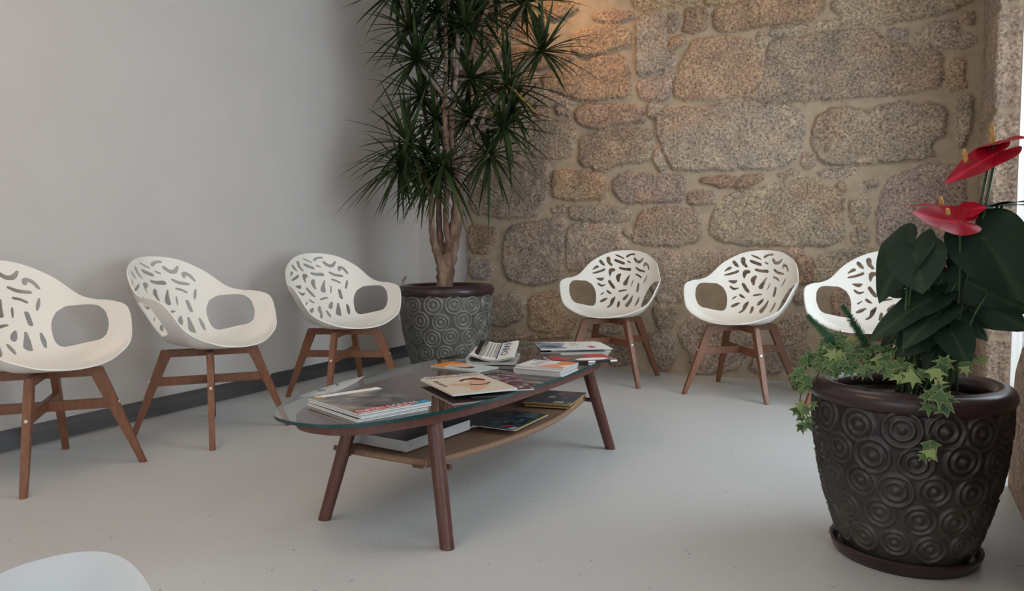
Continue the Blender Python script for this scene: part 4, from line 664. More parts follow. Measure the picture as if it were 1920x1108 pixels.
for sx, sy in ((-1, -1), (1, -1), (1, 1), (-1, 1)):
    fx = .309 if sx > 0 else -.165
    fy = .542 if sy > 0 else -.658
    top = Vector((fx - sx*.084, fy - sy*.06, .352)); bot = Vector((fx, fy, 0))
    bm = bmesh.new(); rings = []
    for k in range(6):
        u = k/5; c = top.lerp(bot, u); w = .0255 - .0035*u
        rings.append([bm.verts.new((c.x + math.cos(a)*w*1.0, c.y + math.sin(a)*w*.86, c.z)) for a in [PI/4*(i - i % 2) + (.42 if i % 2 == 0 else PI/2 - .42) + (PI/4 if False else 0) for i in range(8)]])
    for a, b in zip(rings[:-1], rings[1:]):
        for i in range(8): bm.faces.new((a[i], b[i], b[(i+1) % 8], a[(i+1) % 8]))
    bm.faces.new(rings[0]); bm.faces.new(rings[-1][::-1]); bmesh.ops.recalc_face_normals(bm, faces=bm.faces[:])
    bm_to_obj('leg', bm, M['table_wood'], tab, True, 50)
# woven shelf: rounded rim wrapped in cane, thin woven panel
SP = []
for i in range(25):
    y = -.586 + 1.13*i/24; SP.append((.03 + .160 + .085*math.sin(PI*i/24), y))
for i in range(25):
    y = .544 - 1.13*i/24; SP.append((.03 - .160 - .085*math.sin(PI*i/24), y))
slab('woven_shelf', SP, .206, .216, M['rattan'], tab, .002)
v, f = [], []
ring = [(x, y, .211) for x, y in SP] + [(SP[0][0], SP[0][1], .211), (SP[1][0], SP[1][1], .211)]
v, f = tube(ring, .011, 10, False); mesh_obj('shelf_rim', v, f, M['rattan'], tab, True)
# bundled cane binding at the near end of the shelf
for bx in (.165, -.12):
    m = MB()
    for i in range(7): m.add(*tube([(bx + i*.006 - .02, -.586 - .012, .211 - .012), (bx + i*.006 - .02, -.586 - .016, .211), (bx + i*.006 - .02, -.586 + .012, .225)], .0032, 6))
    m.build('cane_binding', M['rattan'], tab, True)
for y in (-.566, .524):
    v, f = tube([(.26, y, .205), (-.20, y, .205)], .009, 10); mesh_obj('shelf_bar', v, f, M['table_wood'], tab, True, sharp=40)
GZ = .3883                                                   # top of the glass
SZ = .2225                                                   # top of the shelf rim

def poly_flat(name, pts, z, mat, parent):
    return mesh_obj(name, [(x, y, z) for x, y in pts], [tuple(range(len(pts)))], mat, parent)
def magazine(name, label, c, ang, L, W, z, th, cov, group=None, category='magazine', layers=1, curl=0.0, spine=None, pages=None):
    """c centre, ang direction of its long axis; local x = long side, y = short side"""
    if z > .3: c = (c[0]*1.0255, c[1]*1.0255)
    t = thing(name, label, category, (c[0], c[1], z), math.radians(ang), group)
    m = MB(); r2 = random.Random(int(abs(c[0]*1000) + z*1e4))
    for k in range(layers):
        z0, z1 = th*k/layers + .0004, th*(k+1)/layers - (.0006 if layers > 1 else 0)
        ox, oy = (r2.uniform(-.003, .003), r2.uniform(-.003, .003)) if layers > 1 else (0, 0)
        m.add(*box_v(-L/2 + .001 + ox, -W/2 + .001 + oy, z0, L/2 - .001 + ox, W/2 - .001 + oy, z1))
    m.build('pages', pages or M['paper'], t)
    nx, ny = 14, 8; v = []; f = []
    def h(x, y): return curl*((y/W + .5)**3)*.5 + curl*.5*max(0, x/L)**2
    for s in (0, 1):
        for i in range(nx + 1):
            for j in range(ny + 1):
                x, y = -L/2 + L*i/nx, -W/2 + W*j/ny; v.append((x, y, th + s*.0007 + h(x, y)))
    K = (nx+1)*(ny+1)
    for i in range(nx):
        for j in range(ny):
            a = i*(ny+1) + j; q = (a, a+ny+1, a+ny+2, a+1); f.append(q[::-1]); f.append(tuple(K+i_ for i_ in q))
    for i in range(nx):
        a = i*(ny+1); f.append((a, a+ny+1, K+a+ny+1, K+a)); b = a+ny; f.append((b+ny+1, b, K+b, K+b+ny+1))
    for j in range(ny): f.append((j+1, j, K+j, K+j+1)); b = nx*(ny+1)+j; f.append((b, b+1, K+b+1, K+b))
    cv = mesh_obj('cover', v, f, cov, t, True, sharp=40)
    if spine:
        mesh_obj('spine', *box_v(-L/2, -W/2 - .0008, 0.0002, L/2, -W/2 + .0006, th + .0006), spine, t)
    return t, cv, th + .0011
# pile at the near left end
magazine('magazine', 'thick grey-edged magazine at the bottom of the near left pile on the glass', (-1.345, 1.730), -22, .300, .235, GZ, .009, M['cov_dark'], 'magazines on the glass top', layers=2)
magazine('magazine', 'thin magazine in the middle of the near left pile, under the grey sunset cover', (-1.338, 1.728), -20.5, .300, .236, GZ+.0106, .005, M['cov_pale'], 'magazines on the glass top')
t, cv, zt = magazine('magazine', 'magazine with sunset cover and red title band, topmost on the near left pile', (-1.345, 1.737), -21.5, .302, .240, GZ+.0170, .005, M['cov_sea'], 'magazines on the glass top')
L, W = .302, .240
poly_flat('masthead_band', [(.108, -.118), (.141, -.118), (.141, .085), (.124, .085), (.124, .0), (.108, .0)], zt, M['red'], cv)
text_obj('masthead', 'MUNDO NEGRO', .034, M['white'], cv, (.112, .084, zt+.0003), (0, -1, 0), (1, 0, 0), .195)
poly_flat('masthead_corner', [(.142, .119), (.150, .119), (.150, -.119), (.142, -.119)], zt, M['white'], cv)
poly_flat('corner_flash', [(.118, .119), (.1495, .119), (.1495, .045), (.127, .09)], zt+.0002, M['cyan'], cv)
poly_flat('photo_strip', [(-.150, -.10), (-.118, -.09), (-.112, .119), (-.150, .119)], zt, M['white'], cv)
text_obj('headline', 'Cuaresma', .018, M['white'], cv, (-.105, .10, zt+.0003), (0, -1, 0), (1, 0, 0), .10)
poly_flat('logo_patch', [(-.138, -.110), (-.112, -.110), (-.112, -.085), (-.138, -.085)], zt+.0002, M['ochre_ink'], cv)
# cream magazine and the two beneath it
magazine('magazine', 'magazine with a mottled lilac cover sticking out behind the cream magazine', (-1.285, 2.187), -38, .290, .215, GZ, .004, M['cov_lilac'], 'magazines on the glass top')
magazine('magazine', 'dark purple patterned magazine sticking out right of the cream magazine', (-1.175, 2.185), -50, .285, .210, GZ+.0054, .004, M['cov_purple'], 'magazines on the glass top')
t, cv, zt = magazine('magazine', 'cream magazine with a pale reclining figure and dark lettering, middle of the glass top', (-1.228, 2.100), -37, .305, .225, GZ+.0108, .006, M['cov_cream'], 'magazines on the glass top', spine=None)
poly_flat('figure_print', [(-.04, .055), (-.01, .08), (.05, .06), (.10, .02), (.13, -.02), (.10, -.03), (.05, -.01), (.02, -.05), (.0, -.065), (-.012, -.05), (.0, .0), (-.04, .03)], zt, M['skin_tone'], cv)
poly_flat('hair_print', [(-.085, .06), (-.04, .085), (-.02, .07), (-.05, .045), (-.06, .02), (-.035, -.01), (-.05, -.012), (-.075, .015)], zt+.0002, M['maroon'], cv)
m = MB(); m.add(*tube([(.02, .075, zt), (.045, .05, zt), (.045, .02, zt), (.025, .0, zt)], .0022, 6)); m.build('strap_print', M['black'], cv)
text_obj('cover_line', 'literatura', .030, M['black'], cv, (-.085, -.092, zt+.0003), (1, 0, 0), (0, 1, 0), .115)
text_obj('masthead', 'MONOGRAFIA', .022, M['black'], cv, (-.128, -.095, zt+.0003), (0, 1, 0), (-1, 0, 0), .19)
mesh_obj('cover_edge', *box_v(-.1532, -.1125, 0, -.1522, .1125, .0068), M['black'], t)
# orange leaflet
t, cv, zt = magazine('leaflet', 'pale blue leaflet with an orange corner, behind the cream magazine on the glass', (-1.440, 2.443), -10.2, .240, .128, GZ, .007, M['cov_pale'], 'leaflets on the glass top', 'leaflet', 3)
poly_flat('orange_print', [(-.1195, -.0635), (-.05, -.0635), (-.075, .0), (-.03, .0635), (-.1195, .0635)], zt, M['orange'], cv)
poly_flat('face_print', [(-.02 + .05*math.cos(a)*1.1, -.004 + .036*math.sin(a)) for a in [i*PI/10 for i in range(20)]], zt+.0002, M['skin_tone'], cv)
poly_flat('hair_print', [(.02, -.04), (.05, -.03), (.055, .0), (.03, .01), (.028, -.015), (.0, -.035)], zt+.0004, M['maroon'], cv)
# stack of white leaflets
for k in range(5):
    t, cv, zt = magazine('leaflet', ['lowest white leaflet of the small stack right of the cream magazine', 'white leaflet second from the bottom of the small white stack', 'white leaflet in the middle of the small white stack', 'white leaflet second from the top of the small white stack', 'white leaflet with salmon picture on top of the small white stack'][k],
        (-1.120 + rnd.uniform(-.004, .004), 2.495 + rnd.uniform(-.004, .004)), 1 + rnd.uniform(-2, 2), .190, .150 if k == 4 else .165, GZ + k*.0062, .0048, M['cov_white'], 'white leaflet stack on the glass top', 'leaflet', 2)
poly_flat('salmon_print', [(-.015, -.0745), (.0945, -.0745), (.0945, .074), (.02, .074), (.03, .02)], zt, M['salmon'], cv)
poly_flat('amber_print', [(.03, .02), (.09, .0), (.09, .06), (.04, .06)], zt+.0002, M['orange'], cv)
poly_flat('pale_print', [(.06, -.03), (.0943, -.05), (.0943, .02)], zt+.0004, M['white'], cv)
poly_flat('stamp_print', [(-.075 + .009*math.cos(a), .05 + .007*math.sin(a)) for a in [i*PI/8 for i in range(16)]], zt+.0002, M['grey_ink'], cv)
for k in range(3): poly_flat('text_line', [(-.05 + k*.011, -.05), (-.046 + k*.011, -.05), (-.046 + k*.011, .05), (-.05 + k*.011, .05)], zt+.0002, M['grey_ink'], cv)
# white leaflet with a red cross at the far end, over another
magazine('leaflet', 'white leaflet lowest at the far end of the glass, under the red cross leaflet', (-1.275, 3.165), 35, .285, .235, GZ, .003, M['cov_white'], 'leaflets on the glass top', 'leaflet')
t, cv, zt = magazine('leaflet', 'white leaflet with a blue photograph and a red cross, far end of the glass', (-1.300, 3.140), 31, .295, .245, GZ+.0042, .004, M['cov_white'], 'leaflets on the glass top', 'leaflet')
poly_flat('photo_print', [(-.1465, -.10), (-.02, -.10), (-.04, -.03), (-.01, .06), (-.08, .09), (-.1465, .115)], zt, M['cov_photo'], cv)
m = MB(); m.add([(.07, -.075, zt), (.115, -.075, zt), (.115, -.055, zt), (.07, -.055, zt)], [(0, 1, 2, 3)]); m.add([(.083, -.095, zt+.0001), (.102, -.095, zt+.0001), (.102, -.035, zt+.0001), (.083, -.035, zt+.0001)], [(0, 1, 2, 3)])
m.build('cross_print', M['red'], cv)
for k in range(3): poly_flat('text_line', [(.01 + k*.012, -.02), (.013 + k*.012, -.02), (.013 + k*.012, .08), (.01 + k*.012, .08)], zt, M['grey_ink'], cv)
# dark red magazine with black spine
t, cv, zt = magazine('magazine', 'dark magazine with red and white patches and black spine, at the glass rim', (-1.120, 2.815), 41.5, .262, .175, GZ, .008, M['cov_red'], 'magazines on the glass top', spine=M['black'])
poly_flat('red_print', [(-.125, -.03), (-.08, -.06), (-.05, -.05), (-.085, .04), (-.12, .05)], zt, M['red'], cv)
poly_flat('salmon_print', [(.02, .02), (.125, -.03), (.125, .08), (.05, .085)], zt, M['red'], cv)
poly_flat('white_print', [(.035 + .07*math.cos(a), -.045 + .030*math.sin(a)) for a in [i*PI/12 for i in range(24)]], zt+.0002, M['white'], cv)
m = MB(); y = -.0889
for x0, x1 in ((.005, .035), (.10, .129)): m.add([(x0, y, .001), (x1, y, .001), (x1, y, .008), (x0, y, .008)], [(0, 1, 2, 3)])
m.build('spine_print', M['white'], t)
# folded newspaper
def newspaper():
    t = thing('newspaper', 'folded newspaper with a dark hollow fold, behind the leaflets on the glass', 'newspaper', (-1.466, 2.728, GZ), math.radians(22))
    def sheet(off, th, y0, y1, name, mat):
        """a folded band: bottom layer, round fold at -x, top layer"""
        pr = []
        for i in range(9): pr.append((.098 - .165*i/8, .004 + off))
        for i in range(1, 12):
            a = -PI/2 - PI*i/12; r = .0195 - off; pr.append((-.070 + r*1.4*math.cos(a), .0235 + r*math.sin(a)))
        for i in range(1, 15):
            x = -.070 + .165*i/14; w = (x + .070)/.165
            pr.append((x, .043 - off - .018*math.sin(PI*min(1, w*1.1))*.9 - .010*w))
        v = []; f = []; n = len(pr)
        for y in (y0, y1):
            for i, (x, z) in enumerate(pr):
                a = pr[max(i-1, 0)]; b = pr[min(i+1, n-1)]; tx, tz = b[0]-a[0], b[1]-a[1]; l = math.hypot(tx, tz); nx, nz = -tz/l, tx/l
                lift = .030*(i/n > .62)*((y - y0)/(y1 - y0))
                v.append((x - nx*th/2, y, max(.0006, z - nz*th/2) + lift)); v.append((x + nx*th/2, y, max(.0012, z + nz*th/2) + lift))
        K = 2*n
        for i in range(n-1):
            a = 2*i; f += [(a, a+2, a+2+K, a+K), (a+1, a+1+K, a+3+K, a+3), (a, a+1, a+3, a+2), (a+K, a+2+K, a+3+K, a+1+K)]
        f += [(0, K, K+1, 1), (2*n-2, 2*n-1, K+2*n-1, K+2*n-2)]
        return mesh_obj(name, v, f, mat, t, True, sharp=40), pr
    o, pr = sheet(0.0, .0022, -.135, .135, 'outer_sheet', M['newsprint'])
    sheet(.0028, .0016, -.133, .132, 'inner_sheet', M['newsprint_grey']); sheet(.0052, .0016, -.134, .130, 'inner_sheet', M['newsprint']); sheet(.0076, .0016, -.131, .131, 'inner_sheet', M['newsprint_grey'])
    top = pr[-13:]
    def zat(x, y):
        z = np.interp(x, [p[0] for p in top], [p[1] for p in top]); return z + .0017 + .030*((y + .135)/.27)
    def strip(name, x0, x1, y0, y1, mat, dz=0.0):
        v = []; f = []; nx = max(2, int((x1-x0)/.006))
        for i in range(nx+1):
            x = x0 + (x1-x0)*i/nx
            for y in (y0, y1): v.append((x, y, float(zat(x, y)) + dz))
        for i in range(nx): a = 2*i; f.append((a, a+2, a+3, a+1))
        return mesh_obj(name, v, f, mat, o)
    strip('blue_rule', .020, .025, -.13, .13, M['blue'], .0003)
    strip('dark_photo', -.070, -.050, -.11, .13, M['black'], .0003)
    for k, x in enumerate((-.036, -.022, -.008, .004, .012)): strip('text_column', x, x + .005, -.10, .12, M['grey_ink'], .0003)
    for k, x in enumerate((-.046, -.029, -.015)): strip('text_column', x, x + .002, -.10, .12, M['grey_ink'], .0003)
    x0 = .034; b = text_obj('masthead', 'FARO', .042, M['blue'], o, (0, 0, 0), (0, -1, 0), (1, 0, 0), .19)
    for vv in b.data.vertices:
        vv.co.x += x0; vv.co.y += .115; vv.co.z = float(zat(vv.co.x, vv.co.y)) + .0005
newspaper()
# shelf below
magazine('magazine', 'dark thin magazine on the woven shelf, behind the thick white binder', (-1.360, 2.385), 66, .25, .185, SZ, .007, M['cov_dark'], 'reading matter on the woven shelf')
t, cv, zt = magazine('binder', 'thick white-edged catalogue with dark cover on the woven shelf, near end', (-1.435, 2.095), 84, .340, .225, SZ+.0003, .034, M['cov_dark'], None, 'book', 1)
m = MB(); m.add(*box_v(-.1712, -.113, .0002, -.169, .113, .0345)); m.add(*box_v(-.171, -.1135, .0002, -.05, -.111, .0345)); m.build('spine', M['binder_grey'], t)
v, f = tube([(-.150, -.1132, .017), (-.150, -.1142, .017)], .005, 12); mesh_obj('spine_dot', v, f, M['grey_ink'], t)
t, cv, zt = magazine('comic_book', 'dark blue comic book with a yellow edge lying alone on the woven shelf', (-1.215, 2.391), 89, .265, .170, SZ+.0105, .003, M['cov_comic'], 'comics on the woven shelf', 'comic book')
poly_flat('yellow_edge', [(-.132, -.0845), (.132, -.0845), (.132, -.079), (-.132, -.079)], zt, M['yellow'], cv)
poly_flat('red_flash', [(-.11, -.04), (-.08, -.05), (-.075, -.03), (-.10, -.02)], zt, M['red'], cv)
poly_flat('pale_flash', [(-.125, -.075), (-.09, -.075), (-.10, -.055), (-.125, -.05)], zt, M['pale_blue'], cv)
magazine('comic_book', 'brown-edged comic book lowest at the far end of the woven shelf', (-1.225, 2.815), 99, .262, .190, SZ, .006, M['cov_red'], 'comics on the woven shelf', 'comic book', pages=M['ochre_ink'])
t, cv, zt = magazine('comic_book', 'teal and red comic book, uppermost at the far end of the woven shelf', (-1.230, 2.825), 97, .262, .195, SZ+.0075, .006, M['cov_comic2'], 'comics on the woven shelf', 'comic book', pages=M['ochre_ink'])
poly_flat('yellow_edge', [(-.133, -.10), (-.133, .10), (-.126, .10), (-.126, -.10)], zt, M['yellow'], cv)
poly_flat('white_flash', [(-.02, .0), (.02, .0), (.02, .03), (-.02, .03)], zt, M['pale_blue'], cv)
poly_flat('cream_flash', [(-.11, -.06), (-.08, -.06), (-.08, -.02), (-.11, -.02)], zt, M['cov_cream'], cv)

# ------------------------------------------------------------------ pots
def pot(root, rr, hh, mat, rows, ncirc):
    """rr rim radius, hh height; relief of concentric rings"""
    nA, nZ = 420, 110
    def prof(u):                                         # u 0 bottom .. 1 under the rim
        return rr*(.60 + .36*math.sin(min(1, u*1.02)*PI/2)**.85 + .012*math.sin(PI*u))
    V = []; A = []
    zt = hh*.93
    circles = []
    for r in range(rows):
        zc = zt*(.875 - .175*r)
        for k in range(ncirc): circles.append((2*PI*(k + .5*(r % 2) + .10*math.sin(k*5.3 + r*2.1))/ncirc, zc + zt*.012*math.sin(k*3.7 + r), zt*(.103 - .005*r)*(1 + .06*math.sin(k*2.9 + r*4))))
    zs = np.linspace(0, zt, nZ); an = np.linspace(0, 2*PI, nA, endpoint=False)
    Rp = np.array([prof(z/zt) for z in zs])
    AN, ZZ = np.meshgrid(an, zs, indexing='ij'); RP = np.broadcast_to(Rp, AN.shape)
    Hh = np.zeros(AN.shape); LN = np.zeros(AN.shape)
    for ca, cz, cr in circles:
        da = (AN - ca + PI) % (2*PI) - PI
        r0 = prof(cz/zt)
        d = np.hypot(da*r0, ZZ - cz)/cr
        ridge = np.exp(-((d - .93)/.075)**2) + np.exp(-((d - .55)/.085)**2)*.9 + np.exp(-(d/.18)**2)
        ridge = np.where(d < 1.3, ridge, 0)
        Hh = np.maximum(Hh, .0078*ridge*rr/.25); LN = np.maximum(LN, np.clip(ridge, 0, 1))
    Hh += .0015*vnoise(AN*14, ZZ*60, 77)
    RR = RP + Hh
    P = np.stack([RR*np.cos(AN), RR*np.sin(AN), ZZ], -1)
    v = [tuple(p) for p in P.reshape(-1, 3)]; f = []
    for i in range(nA):
        j = (i+1) % nA
        for k in range(nZ-1): f.append((i*nZ+k, j*nZ+k, j*nZ+k+1, i*nZ+k+1))
    b = len(v); v.append((0, 0, 0)); ln = list(LN.reshape(-1)) + [0.0]
    for i in range(nA): f.append((b, ((i+1) % nA)*nZ, i*nZ))
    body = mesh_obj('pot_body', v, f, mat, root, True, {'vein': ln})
    tr = .030*rr/.25; pr = []
    rc = rr - tr*.9
    for i in range(20):
        a = 2*PI*i/20; pr.append((rc + tr*1.05*math.cos(a), hh - tr + tr*math.sin(a)))
    m = MB(); m.add(*lathe(pr, 72, True))
    m.add(*lathe([(rc - tr*.6, hh - tr*1.6), (rc - tr*.9, hh*.82), (rc - tr*1.6, hh*.70)], 72))
    m.build('pot_rim', M['pot_rim'], root, True)
    zs_ = hh*.875
    pr = [(0.001, zs_ - .004)] + [(rc*.96*k/10, zs_ - .004 + .004*math.sin(k*2.1)) for k in range(1, 10)] + [(rc*.955, zs_ - .01)]
    v, f = lathe(pr, 48); mesh_obj('soil', v, f, M['soil'], root, True)
    return body

# wall outlet behind the pot
wo = thing('wall_outlet', 'small white outlet plate low on the painted wall beside the dracaena pot', 'outlet', (XL, 4.712, .335))
box('plate', (0, -.042, -.042), (.010, .042, .042), M['white'], wo, .003)
v, f = tube([(.0085, 0, 0), (.0112, 0, 0)], .021, 20); mesh_obj('socket', v, f, M['window_frame'], wo, True, sharp=40)
# tall dracaena in the corner
DP = Vector((-2.565, 4.135, 0))
dr = thing('potted_dracaena', 'tall spiky many-stemmed dracaena in a grey-green ring-patterned pot in the corner', 'plant', tuple(DP))
pot(dr, .305, .61, M['pot_grey'], 5, 14)
def loc(p): return Vector(p) - DP
for k, (pts, rad) in enumerate(BRANCHES):
    q = cat([list(loc(p)) + [r] for p, r in zip(pts, rad)], 5)
    if k == 0 or k == 1: q[0][2] = .545
    rs = [p[3]*(1 + .10*math.sin(i*1.7 + k) + .06*math.sin(i*4.1)) for i, p in enumerate(q)]
    v, f = tube([p[:3] for p in q], rs, 12)
    mesh_obj('trunk' if k < 4 else 'branch', v, f, M['bark'] if k < 4 else M['bark_thin'], dr, True)
def rosette(c, length, bias, seed):
    r = random.Random(seed); m = MB()
    n = 50
    for i in range(n):
        az = i*2.39996 + r.uniform(-.3, .3); el = math.asin(max(-1, min(1, (1 - 1.75*(i + .5)/n) + .25*bias + r.uniform(-.12, .12))))
        d = Vector((math.cos(el)*math.cos(az), math.cos(el)*math.sin(az), math.sin(el)))
        l = length*1.30*r.uniform(.70, 1.1)*(1 if el > -.3 else .9); w = r.uniform(.0085, .0125); droop = r.uniform(.10, .30)*(1.0 if el < .7 else .45) + (.20 if bias < 0 else 0)
        side = d.cross(Vector((0, 0, 1)))
        if side.length < .05: side = Vector((1, 0, 0))
        side.normalize(); v = []; f = []; S = 7
        for k in range(S):
            s = k/(S-1); p = c + d*(l*s*.98 + .008) + Vector((0, 0, -1))*(droop*l*s*s)
            ww = w*(.75 + .5*min(1, s*4))*(1 - s**2.2)*1.0 + .0004
            nn = side.cross(d).normalized()
            v += [p - side*ww, p - nn*(ww*.35), p + side*ww]
        for k in range(S-1):
            a = 3*k; f += [(a, a+1, a+4, a+3), (a+1, a+2, a+5, a+4)]
        # keep leaves off the two walls
        if all((q.x + DP.x) > XL + .012 and (q.y + DP.y) < YB - .045 for q in v): m.add(v, f)
    m.build('leaf_cluster', M['drac_leaf'], dr, True)
for k, (c, l, b) in enumerate(ROSETTES): rosette(loc(c), l, b, 100 + k)
M['yellow_leaf'] = leaf_mat('yellowing_leaf', (0.34, 0.19, 0.03), (0.46, 0.28, 0.06), 0.5)
for q3 in ([(.378, .14, 1.857), (.472, .128, 1.78), (.589, .165, 1.656)], [(.382, .131, 1.855), (.412, .103, 1.928), (.453, .104, 2.011)]):
    q = [Vector(p) for p in cat(q3, 5)]; v = []; f = []
    for k, p in enumerate(q):
        u = k/(len(q)-1); w = Vector((.35, .1, .9)).normalized()*(.0075*(1 - u*u) + .0005); v += [p - w, p + w]
    for k in range(len(q)-1): a = 2*k; f.append((a, a+2, a+3, a+1))
    mesh_obj('yellow_leaf', v, f, M['yellow_leaf'], dr, True)['label'] = 'yellowing narrow leaf'
# a pale offshoot at the pot edge
v, f = tube(cat([tuple(loc((-2.575, 3.93, .60)) + Vector((-.19, 0, 0))), tuple(loc((-2.755, 3.93, .64))), tuple(loc((-2.735, 3.93, .665)))], 4), [.006]*4 + [.009]*4 + [.007], 8)
mesh_obj('stub', v, f, M['bark_thin'], dr, True)

# big planter in front at the right
PP = Vector((0.045, 2.335, 0))
sc = thing('plant_saucer', 'round dark brown saucer on the floor under the big anthurium planter', 'saucer', tuple(PP))
prs = [(0.001, .004), (.165, .004), (.176, .010), (.182, .034), (.188, .038), (.193, .034), (.187, .014), (.178, .0), (.001, .0)]
v, f = lathe(prs, 72); mesh_obj('dish', v, f, M['pot_rim'], sc, True, sharp=60)
pl = thing('potted_anthurium', 'big brown ring-patterned planter with red anthurium and trailing ivy, right front', 'plant', (PP.x, PP.y, .0045))
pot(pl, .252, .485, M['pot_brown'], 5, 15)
PO = Vector((PP.x, PP.y, .0045))
def ploc(p): return Vector(p) - PO
HEART_A = [0, 8, 15, 30, 60, 90, 120, 150, 170, 180]; HEART_R = [1.0, .90, .81, .695, .575, .53, .50, .43, .26, .12]
toC = Vector((-.02, -1, .18)).normalized(); RT = Vector((1, 0, 0))
def heart(P0, P1, ratio, nrm, fold, droop, n=40, rings=7, ripple=.02, seed=0):
    P0, P1 = Vector(P0), Vector(P1); X = (P1 - P0); L = X.length; X.normalize()
    nz = Vector(nrm) - X*Vector(nrm).dot(X); nz.normalize(); Y = nz.cross(X)
    r = random.Random(seed); ph = r.uniform(0, 6); v = [P0]; a_ = [1.0]; f = []
    for k in range(1, rings+1):
        u = k/rings
        for i in range(n):
            an = -PI + 2*PI*i/n; rad = float(np.interp(abs(math.degrees(an)), HEART_A, HEART_R))*u
            x, y = rad*math.cos(an), rad*math.sin(an)*ratio
            z = fold*abs(y) - droop*(x*x if x > 0 else .5*x*x) - .25*droop*y*y + ripple*math.sin(5*an + ph)*u*u
            v.append(P0 + X*(x*L) + Y*(y*L) + nz*(z*L))
            vein = math.exp(-(y/.022)**2)*(1 if x > 0 else .3)
            for va in (35, 65, 100): vein = max(vein, .55*math.exp(-((abs(math.degrees(an)) - va - 8*u)/2.5)**2)*(1 - .5*u))
            a_.append(vein)
    for i in range(n): f.append((0, 1+i, 1+(i+1) % n))
    for k in range(rings-1):
        for i in range(n):
            a, b = 1+k*n+i, 1+k*n+(i+1) % n; f.append((a, a+n, b+n, b))
    return v, f, a_
def nvec(n): return toC*n[0] + Vector((0, 0, 1))*n[1] + RT*n[2]
for k, (p, tip, ratio, n) in enumerate(ANTH_LEAVES):
    p_, t_ = ploc(p), ploc(tip)
    v, f, a = heart(p_, t_, ratio, nvec(n), .12, .18, seed=k)
    m = MB(); m.add(v, f, a); lf = m.build('leaf', M['anth_leaf'], pl, True, True)
    r = random.Random(k); base = Vector((r.uniform(-.05, .09), r.uniform(-.06, .06), .43))
    mid = base.lerp(p_, .55) + Vector((0, 0, .05))
    v, f = tube(cat([base, mid, p_], 5), [.0045]*5 + [.004]*5 + [.0035], 7); mesh_obj('leaf_stalk', v, f, M['petiole'], lf, True)
for k, (p, tip, ratio, n, sp) in enumerate(ANTH_FLOWERS):
    p_, t_ = ploc(p), ploc(tip)
    v, f, a = heart(p_, t_, ratio, nvec(n), .10, .12 if k != 3 else -.25, 40, 6, .015, 50 + k)
    m = MB(); m.add(v, f, a); fl = m.build('flower_spathe', M['spathe'], pl, True, True); fl['label'] = 'glossy red heart-shaped flower spathe'
    if sp:
        s_ = ploc(sp[1]); b = ploc(sp[0])
        v, f = tube([b, b.lerp(s_, .35), b.lerp(s_, .75), s_], [.0055, .006, .005, .0025], 10); o = mesh_obj('spadix', v, f, M['spadix'], fl, True); o['label'] = 'yellow-ochre flower spike'
    if k < 4 or k == 5:
        base = Vector((.06 + .012*k, .0 + .01*k, .43))
        v, f = tube(cat([base, base.lerp(p_, .55) + Vector((.01, 0, .02)), p_], 5), .0038, 7); mesh_obj('flower_stalk', v, f, M['petiole'], fl, True)
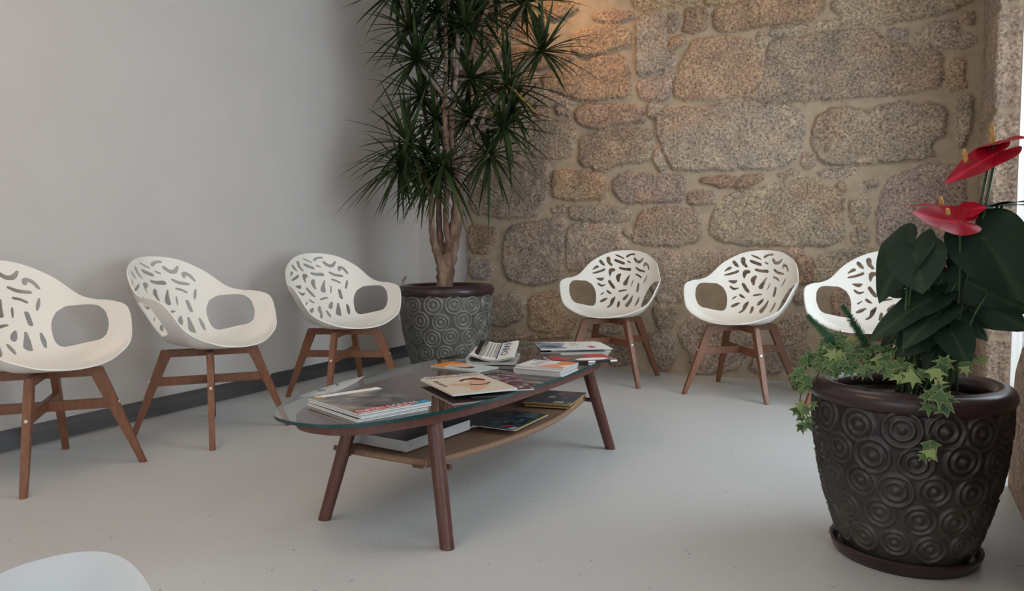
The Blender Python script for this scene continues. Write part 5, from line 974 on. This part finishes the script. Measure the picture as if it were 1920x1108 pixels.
# variegated ivy
IVY = [(0, 1.0), (18, .50), (34, .42), (52, .86), (72, .42), (95, .40), (118, .70), (145, .40), (170, .30)]
def ivy_leaf(c, nz, X, s, seed):
    X = (X - nz*X.dot(nz)).normalized(); Y = nz.cross(X); v = [c]; a = [0.0]; f = []
    out = [(an, r) for an, r in IVY] + [(-an, r) for an, r in IVY[::-1] if an > 0]; n = len(out)
    yl = random.Random(seed*7 + 1).random(); yl = .75 if yl > .86 else .12*yl; a = [yl]
    for u in (.78, 1.0):
        for an, r in out:
            x, y = r*u*math.cos(math.radians(an)), r*u*math.sin(math.radians(an)); v.append(c + X*(x*s) + Y*(y*s) - nz*(s*.22*(x*x + y*y))); a.append(yl if u < 1 else max(yl, .85))
    for i in range(n): f.append((0, 1+i, 1+(i+1) % n)); f.append((1+i, 1+n+i, 1+n+(i+1) % n, 1+(i+1) % n))
    return v, f, a
for k, (pts, cnt, size) in enumerate(IVY_VINES):
    r = random.Random(300 + k); q = cat([list(ploc(p)) for p in pts], 6)
    v, f = tube(q, .0014, 5); st = mesh_obj('ivy_vine', v, f, M['ivy_stem'], pl, True)
    m = MB()
    for i in range(cnt):
        p = Vector(q[min(len(q)-1, int((i + r.random())/cnt*len(q)))])
        c = p + Vector((r.uniform(-.018, .018), r.uniform(-.03, .015), r.uniform(-.008, .022)))
        rad = Vector((c.x, c.y, 0)); rad = rad.normalized() if rad.length > 1e-3 else Vector((0, -1, 0))
        if math.hypot(c.x, c.y) > .20 and c.z < .49 and math.hypot(c.x, c.y) < .275: c += rad*(.278 - math.hypot(c.x, c.y))
        nz = (toC*r.uniform(.5, 1.1) + Vector((0, 0, 1))*r.uniform(.1, .9) + Vector((r.uniform(-.5, .5), 0, 0))).normalized()
        X = Vector((r.uniform(-1, 1), r.uniform(-.2, .2), r.uniform(-1, .25)))
        m.add(*ivy_leaf(c, nz, X, size*r.uniform(.65, 1.15), i))
    if cnt: m.build('ivy_leaves', M['ivy'], st, True, True)
# foxtail fern fronds
for k, pts in enumerate(FERNS):
    r = random.Random(500 + k); q = cat([list(ploc(p)) for p in pts], 16); m = MB()
    v, f = tube(q, .0018, 6); st = mesh_obj('fern_frond', v, f, M['petiole'], pl, True)
    for i in range(1300):
        u = r.random(); j = int(u*(len(q)-2)); p = Vector(q[j]).lerp(Vector(q[j+1]), r.random()); t = (Vector(q[j+1]) - Vector(q[j])).normalized()
        a = t.cross(Vector((r.uniform(-1, 1), r.uniform(-1, 1), r.uniform(-1, 1)))).normalized(); d = (a + t*.55).normalized()
        l = .025*(1 - .55*u*u*u)*r.uniform(.7, 1.1); s = d.cross(t).normalized()*.0012
        m.add([p - s, p + s, p + d*l*.6 + s, p + d*l, p + d*l*.6 - s], [(0, 1, 2, 3, 4)])
    m.build('needles', M['fern'], st)
